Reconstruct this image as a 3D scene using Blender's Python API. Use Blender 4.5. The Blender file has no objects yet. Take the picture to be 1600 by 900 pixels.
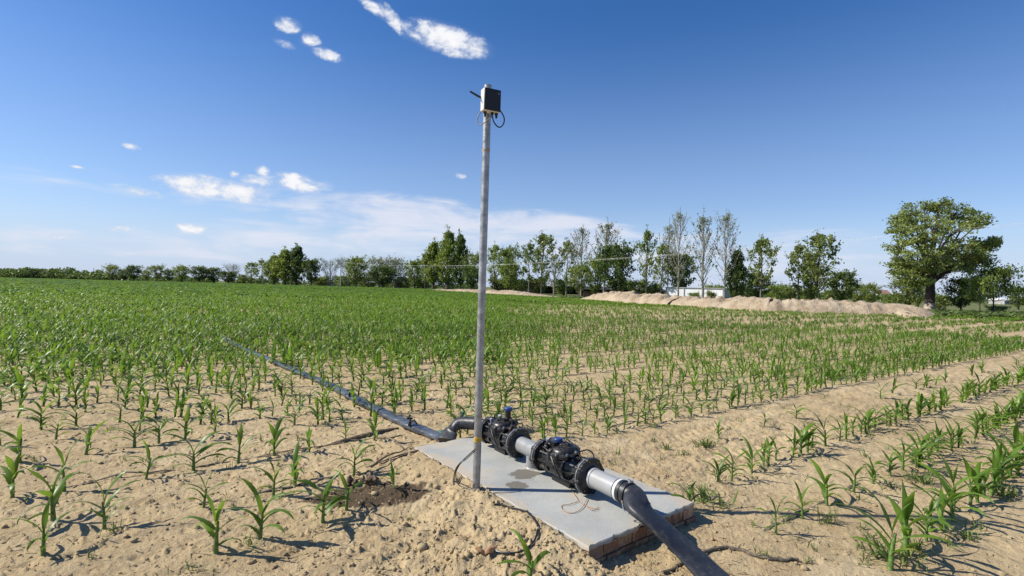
import bpy, math, random
import numpy as np
from mathutils import Vector, Matrix

# ------------------------------------------------------------------ camera, sky, sun, exposure
scene = bpy.context.scene
col = scene.collection
F, HC, ROLL, EYE = 800.0, 449.0, math.radians(1.38), 1.5      # pixel units of a 1600 x 900 frame
cam_d = bpy.data.cameras.new("camera")
cam_d.lens, cam_d.sensor_width = 18.0, 36.0
cam_d.clip_start, cam_d.clip_end = 0.05, 6000.0
cam = bpy.data.objects.new("camera", cam_d)
cam.location = (0, 0, EYE)
cam.rotation_euler = (math.pi / 2 - math.atan((450 - HC) / F), -ROLL, 0)
col.objects.link(cam)
scene.camera = cam
scene.render.resolution_x, scene.render.resolution_y = 1024, 576

SUN_EL, SUN_AZ = math.radians(41), math.radians(-90)          # azimuth from +Y towards +X: sun low on the left
sun_dir = Vector((math.cos(SUN_EL) * math.sin(SUN_AZ), math.cos(SUN_EL) * math.cos(SUN_AZ), math.sin(SUN_EL)))
sun_d = bpy.data.lights.new("sun", "SUN")
sun_d.energy, sun_d.angle, sun_d.color = 5.0, math.radians(0.55), (1.0, 0.93, 0.82)
sun = bpy.data.objects.new("sun", sun_d)
sun.rotation_euler = (-sun_dir).to_track_quat("-Z", "Y").to_euler()
sun.location = (-30, 0, 40)
col.objects.link(sun)

vs = scene.view_settings
vs.view_transform, vs.look, vs.exposure, vs.gamma = "Standard", "None", 0.42, 1.0
vs.use_curve_mapping = False
SKY_STRENGTH = 0.095


def ray(px, py):
    """direction (x, y=1, z) in the world of a pixel of the photograph"""
    x, y = px - 800.0, py - 450.0
    c, s = math.cos(ROLL), math.sin(ROLL)
    xr, yr = x * c + y * s, -x * s + y * c
    return xr / F, -(yr - (HC - 450)) / F


def at(px, py, Y):
    a, b = ray(px, py)
    return Vector((a * Y, Y, EYE + b * Y))


def on(px, py, z=0.0):
    a, b = ray(px, py)
    Y = (z - EYE) / b
    return Vector((a * Y, Y, z))


def project(x, y, z):
    y = np.maximum(y, 1e-3)
    xr, yr = x / y * F, -(z - EYE) / y * F + (HC - 450)
    c, s = math.cos(ROLL), math.sin(ROLL)
    return 800 + xr * c - yr * s, 450 + xr * s + yr * c


# ------------------------------------------------------------------ node helpers
def new_mat(name):
    m = bpy.data.materials.new(name)
    m.use_nodes = True
    nt = m.node_tree
    nt.nodes.clear()
    out = nt.nodes.new("ShaderNodeOutputMaterial")
    return m, nt, out


class NT:
    def __init__(s, nt):
        s.nt = nt

    def n(s, t, ins=None, **kw):
        nd = s.nt.nodes.new(t)
        for k, v in kw.items():
            setattr(nd, k, v)
        for k, v in (ins or {}).items():
            s.set(nd.inputs[k], v)
        return nd

    def set(s, sock, v):
        if isinstance(v, bpy.types.NodeSocket):
            s.nt.links.new(v, sock)
        else:
            sock.default_value = v

    def math(s, op, a, b=None, c=None, clamp=False):
        nd = s.nt.nodes.new("ShaderNodeMath")
        nd.operation, nd.use_clamp = op, clamp
        for i, v in enumerate((a, b, c)):
            if v is not None:
                s.set(nd.inputs[i], v)
        return nd.outputs[0]

    def mix(s, f, a, b, mode="MIX"):
        nd = s.nt.nodes.new("ShaderNodeMix")
        nd.data_type, nd.blend_type = "RGBA", mode
        s.set(nd.inputs[0], f)
        s.set(nd.inputs[6], a if not isinstance(a, tuple) else (*a, 1)[:4])
        s.set(nd.inputs[7], b if not isinstance(b, tuple) else (*b, 1)[:4])
        return nd.outputs[2]

    def noise(s, vec, scale, detail=4, rough=0.55, dist=0.0):
        nd = s.n("ShaderNodeTexNoise", {"Scale": scale, "Detail": detail, "Roughness": rough, "Distortion": dist})
        if vec is not None:
            s.set(nd.inputs["Vector"], vec)
        return nd.outputs[0]

    def step(s, v, lo, hi, a=0.0, b=1.0):
        nd = s.n("ShaderNodeMapRange", {0: v, 1: lo, 2: hi, 3: a, 4: b}, interpolation_type="SMOOTHSTEP")
        return nd.outputs[0]


# ------------------------------------------------------------------ sky with its clouds
world = bpy.data.worlds.new("World")
scene.world = world
world.use_nodes = True
wt = world.node_tree
wt.nodes.clear()
W = NT(wt)
sky = W.n("ShaderNodeTexSky", sky_type="NISHITA", sun_disc=False, sun_elevation=SUN_EL, sun_rotation=SUN_AZ,
          altitude=900.0, air_density=1.0, dust_density=0.5, ozone_density=2.8)
gen = W.n("ShaderNodeTexCoord").outputs["Generated"]
sep = W.n("ShaderNodeSeparateXYZ", {0: gen})
az = W.math("ARCTAN2", sep.outputs[0], sep.outputs[1])
el = W.math("ARCSINE", sep.outputs[2])
uv = W.n("ShaderNodeCombineXYZ", {0: az, 1: W.math("MULTIPLY", el, 1.5), 2: 0.0}).outputs[0]
uvs = W.n("ShaderNodeCombineXYZ", {0: az, 1: W.math("MULTIPLY", el, 5.0), 2: 3.0}).outputs[0]
puff = W.noise(uv, 36.0, 8, 0.64, 0.35)
puff2 = W.noise(uv, 11.0, 4, 0.55)
streak = W.noise(uvs, 7.0, 6, 0.6, 0.5)


def azel(px, py):
    a, b = ray(px, py)
    return math.atan2(a, 1.0), math.atan2(b, math.hypot(a, 1.0))


def blob(px, py, rx, ry, tilt=0.0, amp=1.0):
    """a soft ellipse on the sky sphere; rx, ry in photo pixels at its place, tilt in degrees clockwise"""
    a0, e0 = azel(px, py)
    a1, _ = azel(px + rx, py)
    _, e1 = azel(px, py - ry)
    ra, re = abs(a1 - a0), abs(e1 - e0)
    t = math.radians(tilt)
    c, s = math.cos(t), math.sin(t)
    da, de = W.math("SUBTRACT", az, a0), W.math("SUBTRACT", el, e0)
    u = W.math("ADD", W.math("MULTIPLY", da, c / ra), W.math("MULTIPLY", de, -s / ra))
    v = W.math("ADD", W.math("MULTIPLY", da, s / re), W.math("MULTIPLY", de, c / re))
    r2 = W.math("ADD", W.math("MULTIPLY", u, u), W.math("MULTIPLY", v, v))
    return W.math("MULTIPLY", W.math("SUBTRACT", 1.0, r2), amp)


def union(vals):
    r = vals[0]
    for v in vals[1:]:
        r = W.math("MAXIMUM", r, v)
    return r


puffs = union([blob(*b) for b in (
    (700, 62, 70, 27, 10, 1.25), (648, 48, 36, 14, 12, 0.8), (612, 28, 34, 13, 40, 0.9), (580, 8, 44, 12, 25, 0.8),
    (450, 40, 24, 15, 0, 0.95), (485, 62, 18, 12, 0, 0.9), (512, 86, 26, 11, 10, 0.9), (446, 70, 17, 7, 10, 0.6),
    (206, 229, 17, 6, 5, 0.85), (121, 261, 12, 3, 5, 0.6), (335, 295, 94, 19, 3, 1.15), (305, 288, 55, 13, 0, 1.1),
    (410, 268, 14, 10, 0, 0.85), (405, 281, 34, 10, 0, 0.85), (462, 286, 44, 16, 8, 1.1), (508, 291, 16, 9, 0, 0.85),
    (212, 299, 44, 9, 8, 0.55), (300, 358, 30, 10, 3, 0.95), (186, 358, 34, 6, 0, 0.6), (110, 372, 50, 4, 0, 0.5),
    (720, 275, 10, 5, 10, 0.75), (367, 273, 9, 7, 0, 0.7))])
d1 = W.math("ADD", puffs, W.math("MULTIPLY", W.math("SUBTRACT", puff, 0.475), 3.1))
m1 = W.step(d1, 0.10, 1.15)
m1 = W.math("MULTIPLY", m1, W.step(puffs, -0.45, 0.2))
veil = union([blob(*b) for b in (
    (680, 352, 270, 46, 4, 1.0), (640, 330, 190, 24, 2, 0.9), (880, 362, 190, 36, 8, 0.95), (1000, 392, 300, 38, 3, 0.6),
    (520, 375, 230, 30, 0, 0.75), (250, 385, 330, 26, 0, 0.45), (330, 305, 240, 30, 0, 0.35), (1250, 420, 260, 60, 0, 0.5))])
d2 = W.math("ADD", veil, W.math("MULTIPLY", W.math("SUBTRACT", streak, 0.5), 3.2))
d2 = W.math("ADD", d2, W.math("MULTIPLY", W.math("SUBTRACT", puff2, 0.5), 0.9))
m2 = W.math("MULTIPLY", W.step(d2, -0.05, 1.25), 0.85)
m2 = W.math("MULTIPLY", m2, W.step(veil, -0.35, 0.35))
haze_low = W.math("ADD", W.step(el, 0.0, 0.16, 0.5, 0.0), W.step(el, 0.0, 0.50, 0.42, 0.0))                  # pale humid air near the horizon
tone = W.n("ShaderNodeHueSaturation", {"Hue": 0.508, "Saturation": 1.29, "Value": 1.10, "Color": sky.outputs[0]}).outputs[0]
k = 1.0 / SKY_STRENGTH
base = W.mix(haze_low, tone, (0.40 * k, 0.475 * k, 0.635 * k))
base = W.mix(m2, base, (0.58 * k, 0.60 * k, 0.68 * k))
lit = W.mix(W.step(W.math("ADD", d1, W.math("MULTIPLY", puff2, 0.6)), 0.5, 1.8), (0.47 * k, 0.52 * k, 0.62 * k), (0.72 * k, 0.72 * k, 0.735 * k))
halo = W.step(W.math("ADD", puffs, W.math("MULTIPLY", W.math("SUBTRACT", streak, 0.5), 2.2)), -0.35, 0.9)
halo = W.math("MULTIPLY", halo, W.step(puffs, -1.0, 0.3, 0.0, 0.12))
base = W.mix(halo, base, (0.58 * k, 0.62 * k, 0.70 * k))
base = W.mix(m1, base, lit)
bg = W.n("ShaderNodeBackground", {"Color": base, "Strength": SKY_STRENGTH})
wo = W.n("ShaderNodeOutputWorld", {"Surface": bg.outputs[0]})
world.cycles.sampling_method = "MANUAL"
world.cycles.sample_map_resolution = 512

# ------------------------------------------------------------------ numpy noise
_perm = np.random.RandomState(7).permutation(512).astype(np.int64)
_perm = np.concatenate([_perm, _perm, _perm])


def perlin(x, y, seed=0):
    x, y = np.asarray(x, float) + seed * 17.31, np.asarray(y, float) + seed * 9.77
    xi, yi = np.floor(x).astype(np.int64), np.floor(y).astype(np.int64)
    xf, yf = x - xi, y - yi
    u, v = xf * xf * xf * (xf * (xf * 6 - 15) + 10), yf * yf * yf * (yf * (yf * 6 - 15) + 10)

    def g(ix, iy, dx, dy):
        h = _perm[(_perm[ix & 511] + iy) & 511] * (2 * math.pi / 512)
        return np.cos(h) * dx + np.sin(h) * dy
    a, b = g(xi, yi, xf, yf), g(xi + 1, yi, xf - 1, yf)
    c, d = g(xi, yi + 1, xf, yf - 1), g(xi + 1, yi + 1, xf - 1, yf - 1)
    return (a + u * (b - a)) * (1 - v) + (c + u * (d - c)) * v


def fbm(x, y, f, octs=4, gain=0.5, seed=0, billow=False):
    r, a = 0.0, 1.0
    for o in range(octs):
        n = perlin(x * f, y * f, seed + o * 3)
        r = r + a * (np.abs(n) * 2 - 0.45 if billow else n)
        a *= gain
        f *= 2.03
    return r


def sstep(v, lo, hi):
    t = np.clip((v - lo) / (hi - lo), 0, 1)
    return t * t * (3 - 2 * t)


# ------------------------------------------------------------------ layout shared by ground and objects
SLAB_Z = 0.12
A_ = np.radians(142.2)
slab_u = np.array([math.sin(A_), math.cos(A_)])                # long axis, towards the camera and right
slab_v = np.array([-slab_u[1], slab_u[0]])                     # short axis, away and right
slab_o = np.array([-0.805, 4.352])                             # left corner
SLAB_L, SLAB_W = 2.04, 1.0
ROW_A = math.radians(55.3)
row_t = np.array([math.sin(ROW_A), math.cos(ROW_A)])           # along the corn rows
row_n = np.array([-math.cos(ROW_A), math.sin(ROW_A)])
# far border of the corn field, from left to right
border = np.array([(-420, 420), (-191, 235), (-60, 205), (-35, 175), (-10.2, 125), (9.1, 72.3), (16.2, 54.0), (24.0, 43.5), (31.4, 39.2), (60, 34), (200, 10)], float)


def border_dist(x, y):
    """signed distance beyond the field border (positive = outside)"""
    yb = np.interp(x, border[:, 0], border[:, 1])
    return y - yb


def slab_coords(x, y):
    dx, dy = x - slab_o[0], y - slab_o[1]
    return dx * slab_u[0] + dy * slab_u[1], dx * slab_v[0] + dy * slab_v[1]


def height(x, y, fine=True):
    x, y = np.asarray(x, float), np.asarray(y, float)
    r = np.hypot(x, y)
    near = 1 - sstep(r, 14, 40)
    s, t = slab_coords(x, y)
    h = 0.05 * fbm(x, y, 0.22, 2, 0.5, 1) * sstep(r, 1, 8) * (1 - sstep(r, 40, 90))
    rs, rc = x * row_t[0] + y * row_t[1], x * row_n[0] + y * row_n[1]
    left = 1 - sstep(x, -0.3, 1.2)
    # rough dug soil in front of the slab
    ou = np.clip(-t, 0, 5)
    rough = np.exp(-((s - 1.35) / 0.75) ** 2) * np.exp(-((ou - 0.35) / 0.55) ** 2)
    if fine:
        h = h + near * (0.010 * left + 0.005) * fbm(rs * 0.35, rc, 4.0, 3, 0.55, 5)
        cl = fbm(x, y, 5.5, 5, 0.55, 11, True)
        h = h + near * (0.0045 + 0.0015 * left + 0.010 * rough) * cl
        h = h + 0.046 * rough * fbm(rs * 0.6, rc, 3.2, 5, 0.62, 57)
        h = h + near * (0.0045 + 0.003 * left) * fbm(rs * 0.6, rc, 16.0, 4, 0.62, 51)
        h = h + near * 0.010 * fbm(x, y, 1.6, 2, 0.5, 23)
        pit = fbm(x, y, 9.0, 2, 0.5, 31)
        h = h - near * (0.010 * left + 0.004 + 0.018 * rough) * sstep(pit, 0.36, 0.62)
        h = h + near * (0.010 * left + 0.006 + 0.008 * rough) * sstep(fbm(x, y, 15.0, 2, 0.5, 37), 0.36, 0.55)
        # tread of a wheel that passed along the bare strips on the right
        for tc in (2.78, 3.42):
            inb = np.exp(-((rc - tc - 0.03 * np.sin(rs * 0.9)) / 0.085) ** 4) * near * sstep(x, 1.2, 2.0)
            h = h - inb * (0.010 + 0.006 * np.sin(rs * 62 + np.abs(rc - tc) * 40))
    # soil banked against the slab
    ds = np.maximum(np.maximum(-s, s - SLAB_L), 0)
    e_lf = np.where(t < 0, np.hypot(np.maximum(-t, 0), ds), 9.0)
    wobble = 1 + 0.35 * fbm(x, y, 2.2, 3, 0.5, 41)
    fade = 1 - 0.38 * sstep(s, 1.78, 2.08)
    h = h + 0.115 * fade * np.exp(-(e_lf / (0.42 * wobble)) ** 1.6)
    e_bk = np.where(t > SLAB_W, np.hypot(t - SLAB_W, ds), 9.0)
    h = h + 0.07 * (1 - sstep(s, 1.5, 2.2)) * np.exp(-(e_bk / (0.5 * wobble)) ** 2)
    e_l = np.where(s < 0, np.hypot(-s, np.maximum(np.maximum(-t, t - SLAB_W), 0)), 9.0)
    h = h + 0.07 * np.exp(-(e_l / (0.4 * wobble)) ** 2) * (t > 0)
    inside = (s > 0.012) & (s < SLAB_L - 0.012) & (t > 0.012) & (t < SLAB_W - 0.012)
    h = np.where(inside, -0.05, h)
    return h


def hz(x, y):
    return float(height(np.array([x]), np.array([y]))[0])


def ground(px, py):
    """first point of the soil that shows at a pixel"""
    a, b = ray(px, py)
    Ys = 1.0 / np.linspace(1 / 1.2, 1 / 260.0, 2600) if b > -0.02 else np.linspace(1.2, min(-1.9 / b, 200.0), 2600)
    d = EYE + b * Ys - height(a * Ys, Ys)
    i = int(np.argmax(d <= 0)) if (d <= 0).any() else len(Ys) - 1
    j = max(i - 1, 0)
    t = d[j] / (d[j] - d[i]) if d[i] != d[j] else 0
    Y = Ys[j] + (Ys[i] - Ys[j]) * t
    return Vector((a * Y, Y, EYE + b * Y))


# ------------------------------------------------------------------ mesh building
class MB:
    def __init__(s):
        s.v, s.f = [], []
        s.tint = []

    def add(s, V, Fc):
        o = len(s.v)
        s.v.extend([tuple(p) for p in V])
        s.f.extend([tuple(i + o for i in f) for f in Fc])

    def box(s, c, size, M=None):
        V = []
        for z in (-1, 1):
            for y in (-1, 1):
                for x in (-1, 1):
                    p = Vector((x * size[0] / 2, y * size[1] / 2, z * size[2] / 2))
                    if M is not None:
                        p = M @ p
                    V.append(p + Vector(c))
        s.add(V, [(0, 2, 3, 1), (4, 5, 7, 6), (0, 1, 5, 4), (2, 6, 7, 3), (0, 4, 6, 2), (1, 3, 7, 5)])

    def tube(s, pts, rad, n=10, cap=True, flat=None):
        """tube through pts; rad a number or list; flat = list of (half width, half height) with horizontal width"""
        P = [Vector(p) for p in pts]
        m = len(P)
        R = rad if isinstance(rad, (list, tuple)) else [rad] * m
        V, Fc = [], []
        prev = None
        for i in range(m):
            t = (P[min(i + 1, m - 1)] - P[max(i - 1, 0)]).normalized()
            if flat is not None:
                a = t.cross(Vector((0, 0, 1)))
                a = a.normalized() if a.length > 1e-4 else (prev or Vector((1, 0, 0)))
            else:
                if prev is None:
                    ref = Vector((0, 0, 1)) if abs(t.z) < 0.9 else Vector((1, 0, 0))
                    a = t.cross(ref).normalized()
                else:
                    a = (prev - t * prev.dot(t)).normalized()
            prev = a
            b = a.cross(t).normalized()
            for k in range(n):
                q = 2 * math.pi * k / n
                if flat is not None:
                    w, hh = flat[i]
                    cx, sx = math.cos(q), math.sin(q)
                    V.append(P[i] + a * w * math.copysign(abs(cx) ** 0.9, cx) + b * hh * math.copysign(abs(sx) ** (0.6 if hh < 0.5 * w else 0.9), sx))
                else:
                    V.append(P[i] + (a * math.cos(q) + b * math.sin(q)) * R[i])
        for i in range(m - 1):
            for k in range(n):
                k2 = (k + 1) % n
                Fc.append((i * n + k, i * n + k2, (i + 1) * n + k2, (i + 1) * n + k))
        if cap:
            Fc.append(tuple(reversed(range(n))))
            Fc.append(tuple((m - 1) * n + k for k in range(n)))
        s.add(V, Fc)

    def lathe(s, o, axis, prof, n=28):
        """profile [(distance along axis, radius)] turned around axis from o"""
        ax = Vector(axis).normalized()
        ref = Vector((0, 0, 1)) if abs(ax.z) < 0.9 else Vector((1, 0, 0))
        a = ax.cross(ref).normalized()
        b = a.cross(ax)
        o = Vector(o)
        V, Fc = [], []
        for d, r in prof:
            for k in range(n):
                q = 2 * math.pi * k / n
                V.append(o + ax * d + (a * math.cos(q) + b * math.sin(q)) * max(r, 1e-5))
        for i in range(len(prof) - 1):
            for k in range(n):
                k2 = (k + 1) % n
                Fc.append((i * n + k, i * n + k2, (i + 1) * n + k2, (i + 1) * n + k))
        s.add(V, Fc)

    def build(s, name, mat, parent=None, smooth=True, bevel=0.0):
        me = bpy.data.meshes.new(name)
        me.from_pydata(s.v, [], s.f)
        me.validate()
        if smooth:
            me.shade_smooth()
            me.set_sharp_from_angle(angle=math.radians(38))
        me.materials.append(mat)
        o = bpy.data.objects.new(name, me)
        col.objects.link(o)
        if parent is not None:
            o.parent = parent
        if bevel:
            b = o.modifiers.new("bevel", "BEVEL")
            b.width, b.segments, b.limit_method = bevel, 2, "ANGLE"
        return o


def np_mesh(name, V, Q, mat, parent=None, smooth=False, tint=None, T=None):
    """mesh from numpy arrays: V (n,3), Q (m,4) quads, T (k,3) triangles"""
    me = bpy.data.meshes.new(name)
    V = np.ascontiguousarray(V, np.float32)
    parts, tot = [], []
    if Q is not None and len(Q):
        parts.append(np.asarray(Q, np.int32).ravel())
        tot.append(np.full(len(Q), 4, np.int32))
    if T is not None and len(T):
        parts.append(np.asarray(T, np.int32).ravel())
        tot.append(np.full(len(T), 3, np.int32))
    li, lt = np.concatenate(parts), np.concatenate(tot)
    ls = np.concatenate([[0], np.cumsum(lt)[:-1]]).astype(np.int32)
    me.vertices.add(len(V))
    me.vertices.foreach_set("co", V.ravel())
    me.loops.add(len(li))
    me.loops.foreach_set("vertex_index", li)
    me.polygons.add(len(lt))
    me.polygons.foreach_set("loop_start", ls)
    me.polygons.foreach_set("loop_total", lt)
    if smooth:
        me.polygons.foreach_set("use_smooth", np.ones(len(lt), bool))
    me.update(calc_edges=True)
    if tint is not None:
        for k, arr in (tint.items() if isinstance(tint, dict) else {"tint": tint}.items()):
            at_ = me.attributes.new(k, "FLOAT", "POINT")
            at_.data.foreach_set("value", np.ascontiguousarray(arr, np.float32))
    me.materials.append(mat)
    o = bpy.data.objects.new(name, me)
    col.objects.link(o)
    if parent is not None:
        o.parent = parent
    return o


def tag(o, label=None, cat=None, group=None, kind=None):
    if label:
        o["label"] = label
    if cat:
        o["category"] = cat
    if group:
        o["group"] = group
    if kind:
        o["kind"] = kind
    return o


def thing(name, label, cat, loc=(0, 0, 0), rz=0.0, group=None):
    o = bpy.data.objects.new(name, None)
    o.empty_display_size = 0.1
    o.location, o.rotation_euler = loc, (0, 0, rz)
    col.objects.link(o)
    return tag(o, label, cat, group)


_kids = {}


def copy_tree(o, parent=None):
    c = o.copy()
    for k in list(c.keys()):
        if parent is None and k in ("label", "group"):
            del c[k]
    col.objects.link(c)
    if parent is not None:
        c.parent = parent
    for ch in _kids.setdefault(o.name, list(o.children)):
        copy_tree(ch, c)
    return c


# ------------------------------------------------------------------ materials
def simple(name, color, rough=0.6, metal=0.0, var=0.15, scale=20.0, bump=0.0, bscale=60.0, spec=0.5, color2=None):
    m, nt, out = new_mat(name)
    N = NT(nt)
    co = N.n("ShaderNodeTexCoord").outputs["Object"]
    nz = N.noise(co, scale, 5, 0.6)
    c2 = color2 or tuple(min(1, c * (1 - var * 1.6)) for c in color)
    c = N.mix(N.step(nz, 0.3, 0.7), c2, color)
    b = N.n("ShaderNodeBsdfPrincipled", {"Base Color": c, "Roughness": N.step(nz, 0.2, 0.8, max(rough - 0.1, 0.02), min(rough + 0.1, 1)), "Metallic": metal, "Specular IOR Level": spec})
    if bump:
        bp = N.n("ShaderNodeBump", {"Strength": 1.0, "Distance": bump, "Height": N.noise(co, bscale, 6, 0.65)})
        nt.links.new(bp.outputs[0], b.inputs["Normal"])
    nt.links.new(b.outputs[0], out.inputs[0])
    return m


def soil_mat():
    m, nt, out = new_mat("sandy_soil")
    N = NT(nt)
    pos = N.n("ShaderNodeNewGeometry").outputs["Position"]
    big = N.noise(pos, 0.55, 4, 0.6)
    mid = N.noise(pos, 4.5, 5, 0.6)
    fine = N.noise(pos, 38.0, 6, 0.7)
    grit = N.noise(pos, 170.0, 3, 0.6)
    c = N.mix(N.step(big, 0.32, 0.68), (0.405, 0.312, 0.176), (0.485, 0.382, 0.225))
    c = N.mix(N.step(mid, 0.45, 0.75), c, (0.37, 0.272, 0.145))
    c = N.mix(N.math("MULTIPLY", N.step(fine, 0.50, 0.72), 0.55), c, (0.30, 0.21, 0.125))
    c = N.mix(N.math("MULTIPLY", N.step(grit, 0.56, 0.72), 0.6), c, (0.54, 0.465, 0.35))
    speck = N.noise(pos, 75.0, 2, 0.5)
    c = N.mix(N.math("MULTIPLY", N.step(speck, 0.66, 0.72), 0.7), c, (0.12, 0.085, 0.05))
    wide = N.noise(pos, 1.3, 5, 0.65)
    c = N.mix(N.math("MULTIPLY", N.step(wide, 0.56, 0.70), 0.55), c, (0.29, 0.205, 0.108))
    c = N.mix(N.math("MULTIPLY", N.step(wide, 0.44, 0.34), 0.5), c, (0.52, 0.43, 0.275))
    painted_shadow = N.n("ShaderNodeAttribute", attribute_name="painted_shadow").outputs["Fac"]
    c = N.mix(painted_shadow, c, (0.070, 0.050, 0.032))  # cast shadow painted into the soil colour
    grass = N.n("ShaderNodeAttribute", attribute_name="grass").outputs["Fac"]
    gn = N.noise(pos, 0.35, 5, 0.65)
    gcol = N.mix(N.step(gn, 0.4, 0.6), (0.055, 0.095, 0.022), (0.13, 0.15, 0.05))
    gsel = N.math("MULTIPLY", grass, N.step(N.math("ADD", N.noise(pos, 0.9, 5, 0.7), N.math("MULTIPLY", grass, 0.25)), 0.42, 0.6))
    c = N.mix(gsel, c, gcol)
    h = N.math("ADD", N.math("MULTIPLY", fine, 0.014), N.math("ADD", N.math("MULTIPLY", grit, 0.0035), N.math("MULTIPLY", mid, 0.02)))
    bp = N.n("ShaderNodeBump", {"Strength": 1.0, "Distance": 1.0, "Height": h})
    b = N.n("ShaderNodeBsdfPrincipled", {"Base Color": c, "Roughness": 0.95, "Specular IOR Level": 0.15, "Normal": bp.outputs[0]})
    nt.links.new(b.outputs[0], out.inputs[0])
    return m


def leaf_mat(name, dark, light, trans=0.35, rough=0.5, back=None, spread=0.5, spec=0.4, old=None):
    m, nt, out = new_mat(name)
    N = NT(nt)
    tint = N.n("ShaderNodeAttribute", attribute_name="tint").outputs["Fac"]
    rnd = N.n("ShaderNodeObjectInfo").outputs["Random"]
    f0 = N.math("ADD", N.math("MULTIPLY", tint, 1.0), N.math("MULTIPLY", N.math("SUBTRACT", rnd, 0.5), spread))
    f = N.math("ADD", N.math("MULTIPLY", tint, 1.0), N.math("MULTIPLY", N.math("SUBTRACT", rnd, 0.5), spread), clamp=True)
    c = N.mix(f, dark, light)
    if old:
        c = N.mix(N.step(f0, 2.5, 9.0), c, old)
    b = N.n("ShaderNodeBsdfPrincipled", {"Base Color": c, "Roughness": rough, "Specular IOR Level": spec})
    tcol = N.mix(0.5, c, back or tuple(min(1, x * 1.5) for x in light))
    t = N.n("ShaderNodeBsdfTranslucent", {"Color": tcol})
    mx = N.n("ShaderNodeMixShader", {0: trans, 1: b.outputs[0], 2: t.outputs[0]})
    nt.links.new(mx.outputs[0], out.inputs[0])
    return m


def concrete_mat():
    m, nt, out = new_mat("concrete_screed")
    N = NT(nt)
    co = N.n("ShaderNodeTexCoord").outputs["Object"]
    s = N.n("ShaderNodeSeparateXYZ", {0: co})
    big = N.noise(co, 2.2, 5, 0.6)
    fine = N.noise(co, 22.0, 6, 0.65)
    c = N.mix(N.step(big, 0.3, 0.7), (0.315, 0.325, 0.31), (0.405, 0.41, 0.38))
    c = N.mix(N.math("MULTIPLY", N.step(fine, 0.5, 0.75), 0.2), c, (0.26, 0.265, 0.25))
    dn = N.math("ADD", N.noise(co, 4.0, 6, 0.65), N.math("MULTIPLY", N.noise(co, 30.0, 3), 0.3))
    rim = N.math("ADD", N.step(s.outputs[1], 0.0, 0.16, 0.16, 0.0), N.step(s.outputs[1], 0.85, 1.0, 0.0, 0.12))      # sand trodden in along the long edges
    dust = N.math("MULTIPLY", N.step(N.math("ADD", dn, rim), 0.64, 0.84), 0.75)
    c = N.mix(N.math("MULTIPLY", N.step(N.noise(co, 1.4, 6, 0.7), 0.52, 0.62), 0.4), c, (0.245, 0.25, 0.24))
    c = N.mix(dust, c, (0.44, 0.37, 0.27))
    # two spills of water below the tee, with their own ragged outline
    wv = N.noise(co, 13.0, 5, 0.65)

    def spill(x, y, a, b):
        u = N.math("DIVIDE", N.math("SUBTRACT", s.outputs[0], x), a)
        v = N.math("DIVIDE", N.math("SUBTRACT", s.outputs[1], y), b)
        r = N.math("ADD", N.math("MULTIPLY", u, u), N.math("MULTIPLY", v, v))
        return N.step(N.math("ADD", r, N.math("MULTIPLY", N.math("SUBTRACT", wv, 0.5), 3.4)), 1.15, 0.85)
    wet = N.math("MAXIMUM", spill(*SPILLS[0]), spill(*SPILLS[1]))
    c = N.mix(N.math("MULTIPLY", wet, 0.85), c, (0.125, 0.11, 0.085))
    bp = N.n("ShaderNodeBump", {"Strength": 1.0, "Distance": 0.002, "Height": N.math("ADD", fine, N.noise(co, 90.0, 4))})
    b = N.n("ShaderNodeBsdfPrincipled", {"Base Color": c, "Roughness": 0.85, "Specular IOR Level": 0.3, "Normal": bp.outputs[0]})
    nt.links.new(b.outputs[0], out.inputs[0])
    return m


def brick_mat():
    m, nt, out = new_mat("dusty_brick")
    N = NT(nt)
    co = N.n("ShaderNodeTexCoord").outputs["Object"]
    nz = N.noise(co, 14.0, 5, 0.65)
    rnd = N.n("ShaderNodeAttribute", attribute_name="tint").outputs["Fac"]
    c = N.mix(rnd, (0.24, 0.125, 0.075), (0.36, 0.22, 0.14))
    c = N.mix(N.step(nz, 0.48, 0.66), c, (0.45, 0.34, 0.22))
    bp = N.n("ShaderNodeBump", {"Strength": 1.0, "Distance": 0.006, "Height": N.noise(co, 40.0, 6, 0.7)})
    b = N.n("ShaderNodeBsdfPrincipled", {"Base Color": c, "Roughness": 0.95, "Specular IOR Level": 0.15, "Normal": bp.outputs[0]})
    nt.links.new(b.outputs[0], out.inputs[0])
    return m


_sp1, _sp2 = slab_coords(*on(820, 741, SLAB_Z).xy), slab_coords(*on(808, 758, SLAB_Z).xy)
SPILLS = [(_sp1[0], _sp1[1], 0.10, 0.12), (_sp2[0], _sp2[1], 0.075, 0.075)]
M = {}
M["soil"] = soil_mat()
M["concrete"] = concrete_mat()
M["brick"] = brick_mat()
M["corn"] = leaf_mat("corn_leaf", (0.014, 0.054, 0.011), (0.145, 0.265, 0.024), 0.42, 0.42, (0.30, 0.45, 0.04), 0.5, 0.45, (0.36, 0.27, 0.09))
M["stalk"] = simple("corn_stalk", (0.14, 0.24, 0.05), 0.5, 0, 0.35, 30)
M["weed"] = leaf_mat("weed_leaf", (0.045, 0.095, 0.022), (0.19, 0.24, 0.065), 0.3, 0.6)
M["leaf_dark"] = leaf_mat("tree_leaf_dark", (0.034, 0.066, 0.014), (0.155, 0.22, 0.045), 0.33, 0.5, None, 0.35)
M["leaf_mid"] = leaf_mat("tree_leaf_mid", (0.075, 0.120, 0.020), (0.275, 0.345, 0.065), 0.36, 0.5, None, 0.35)
M["leaf_olive"] = leaf_mat("tree_leaf_olive", (0.075, 0.112, 0.024), (0.285, 0.34, 0.085), 0.36, 0.45, None, 0.3)
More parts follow.
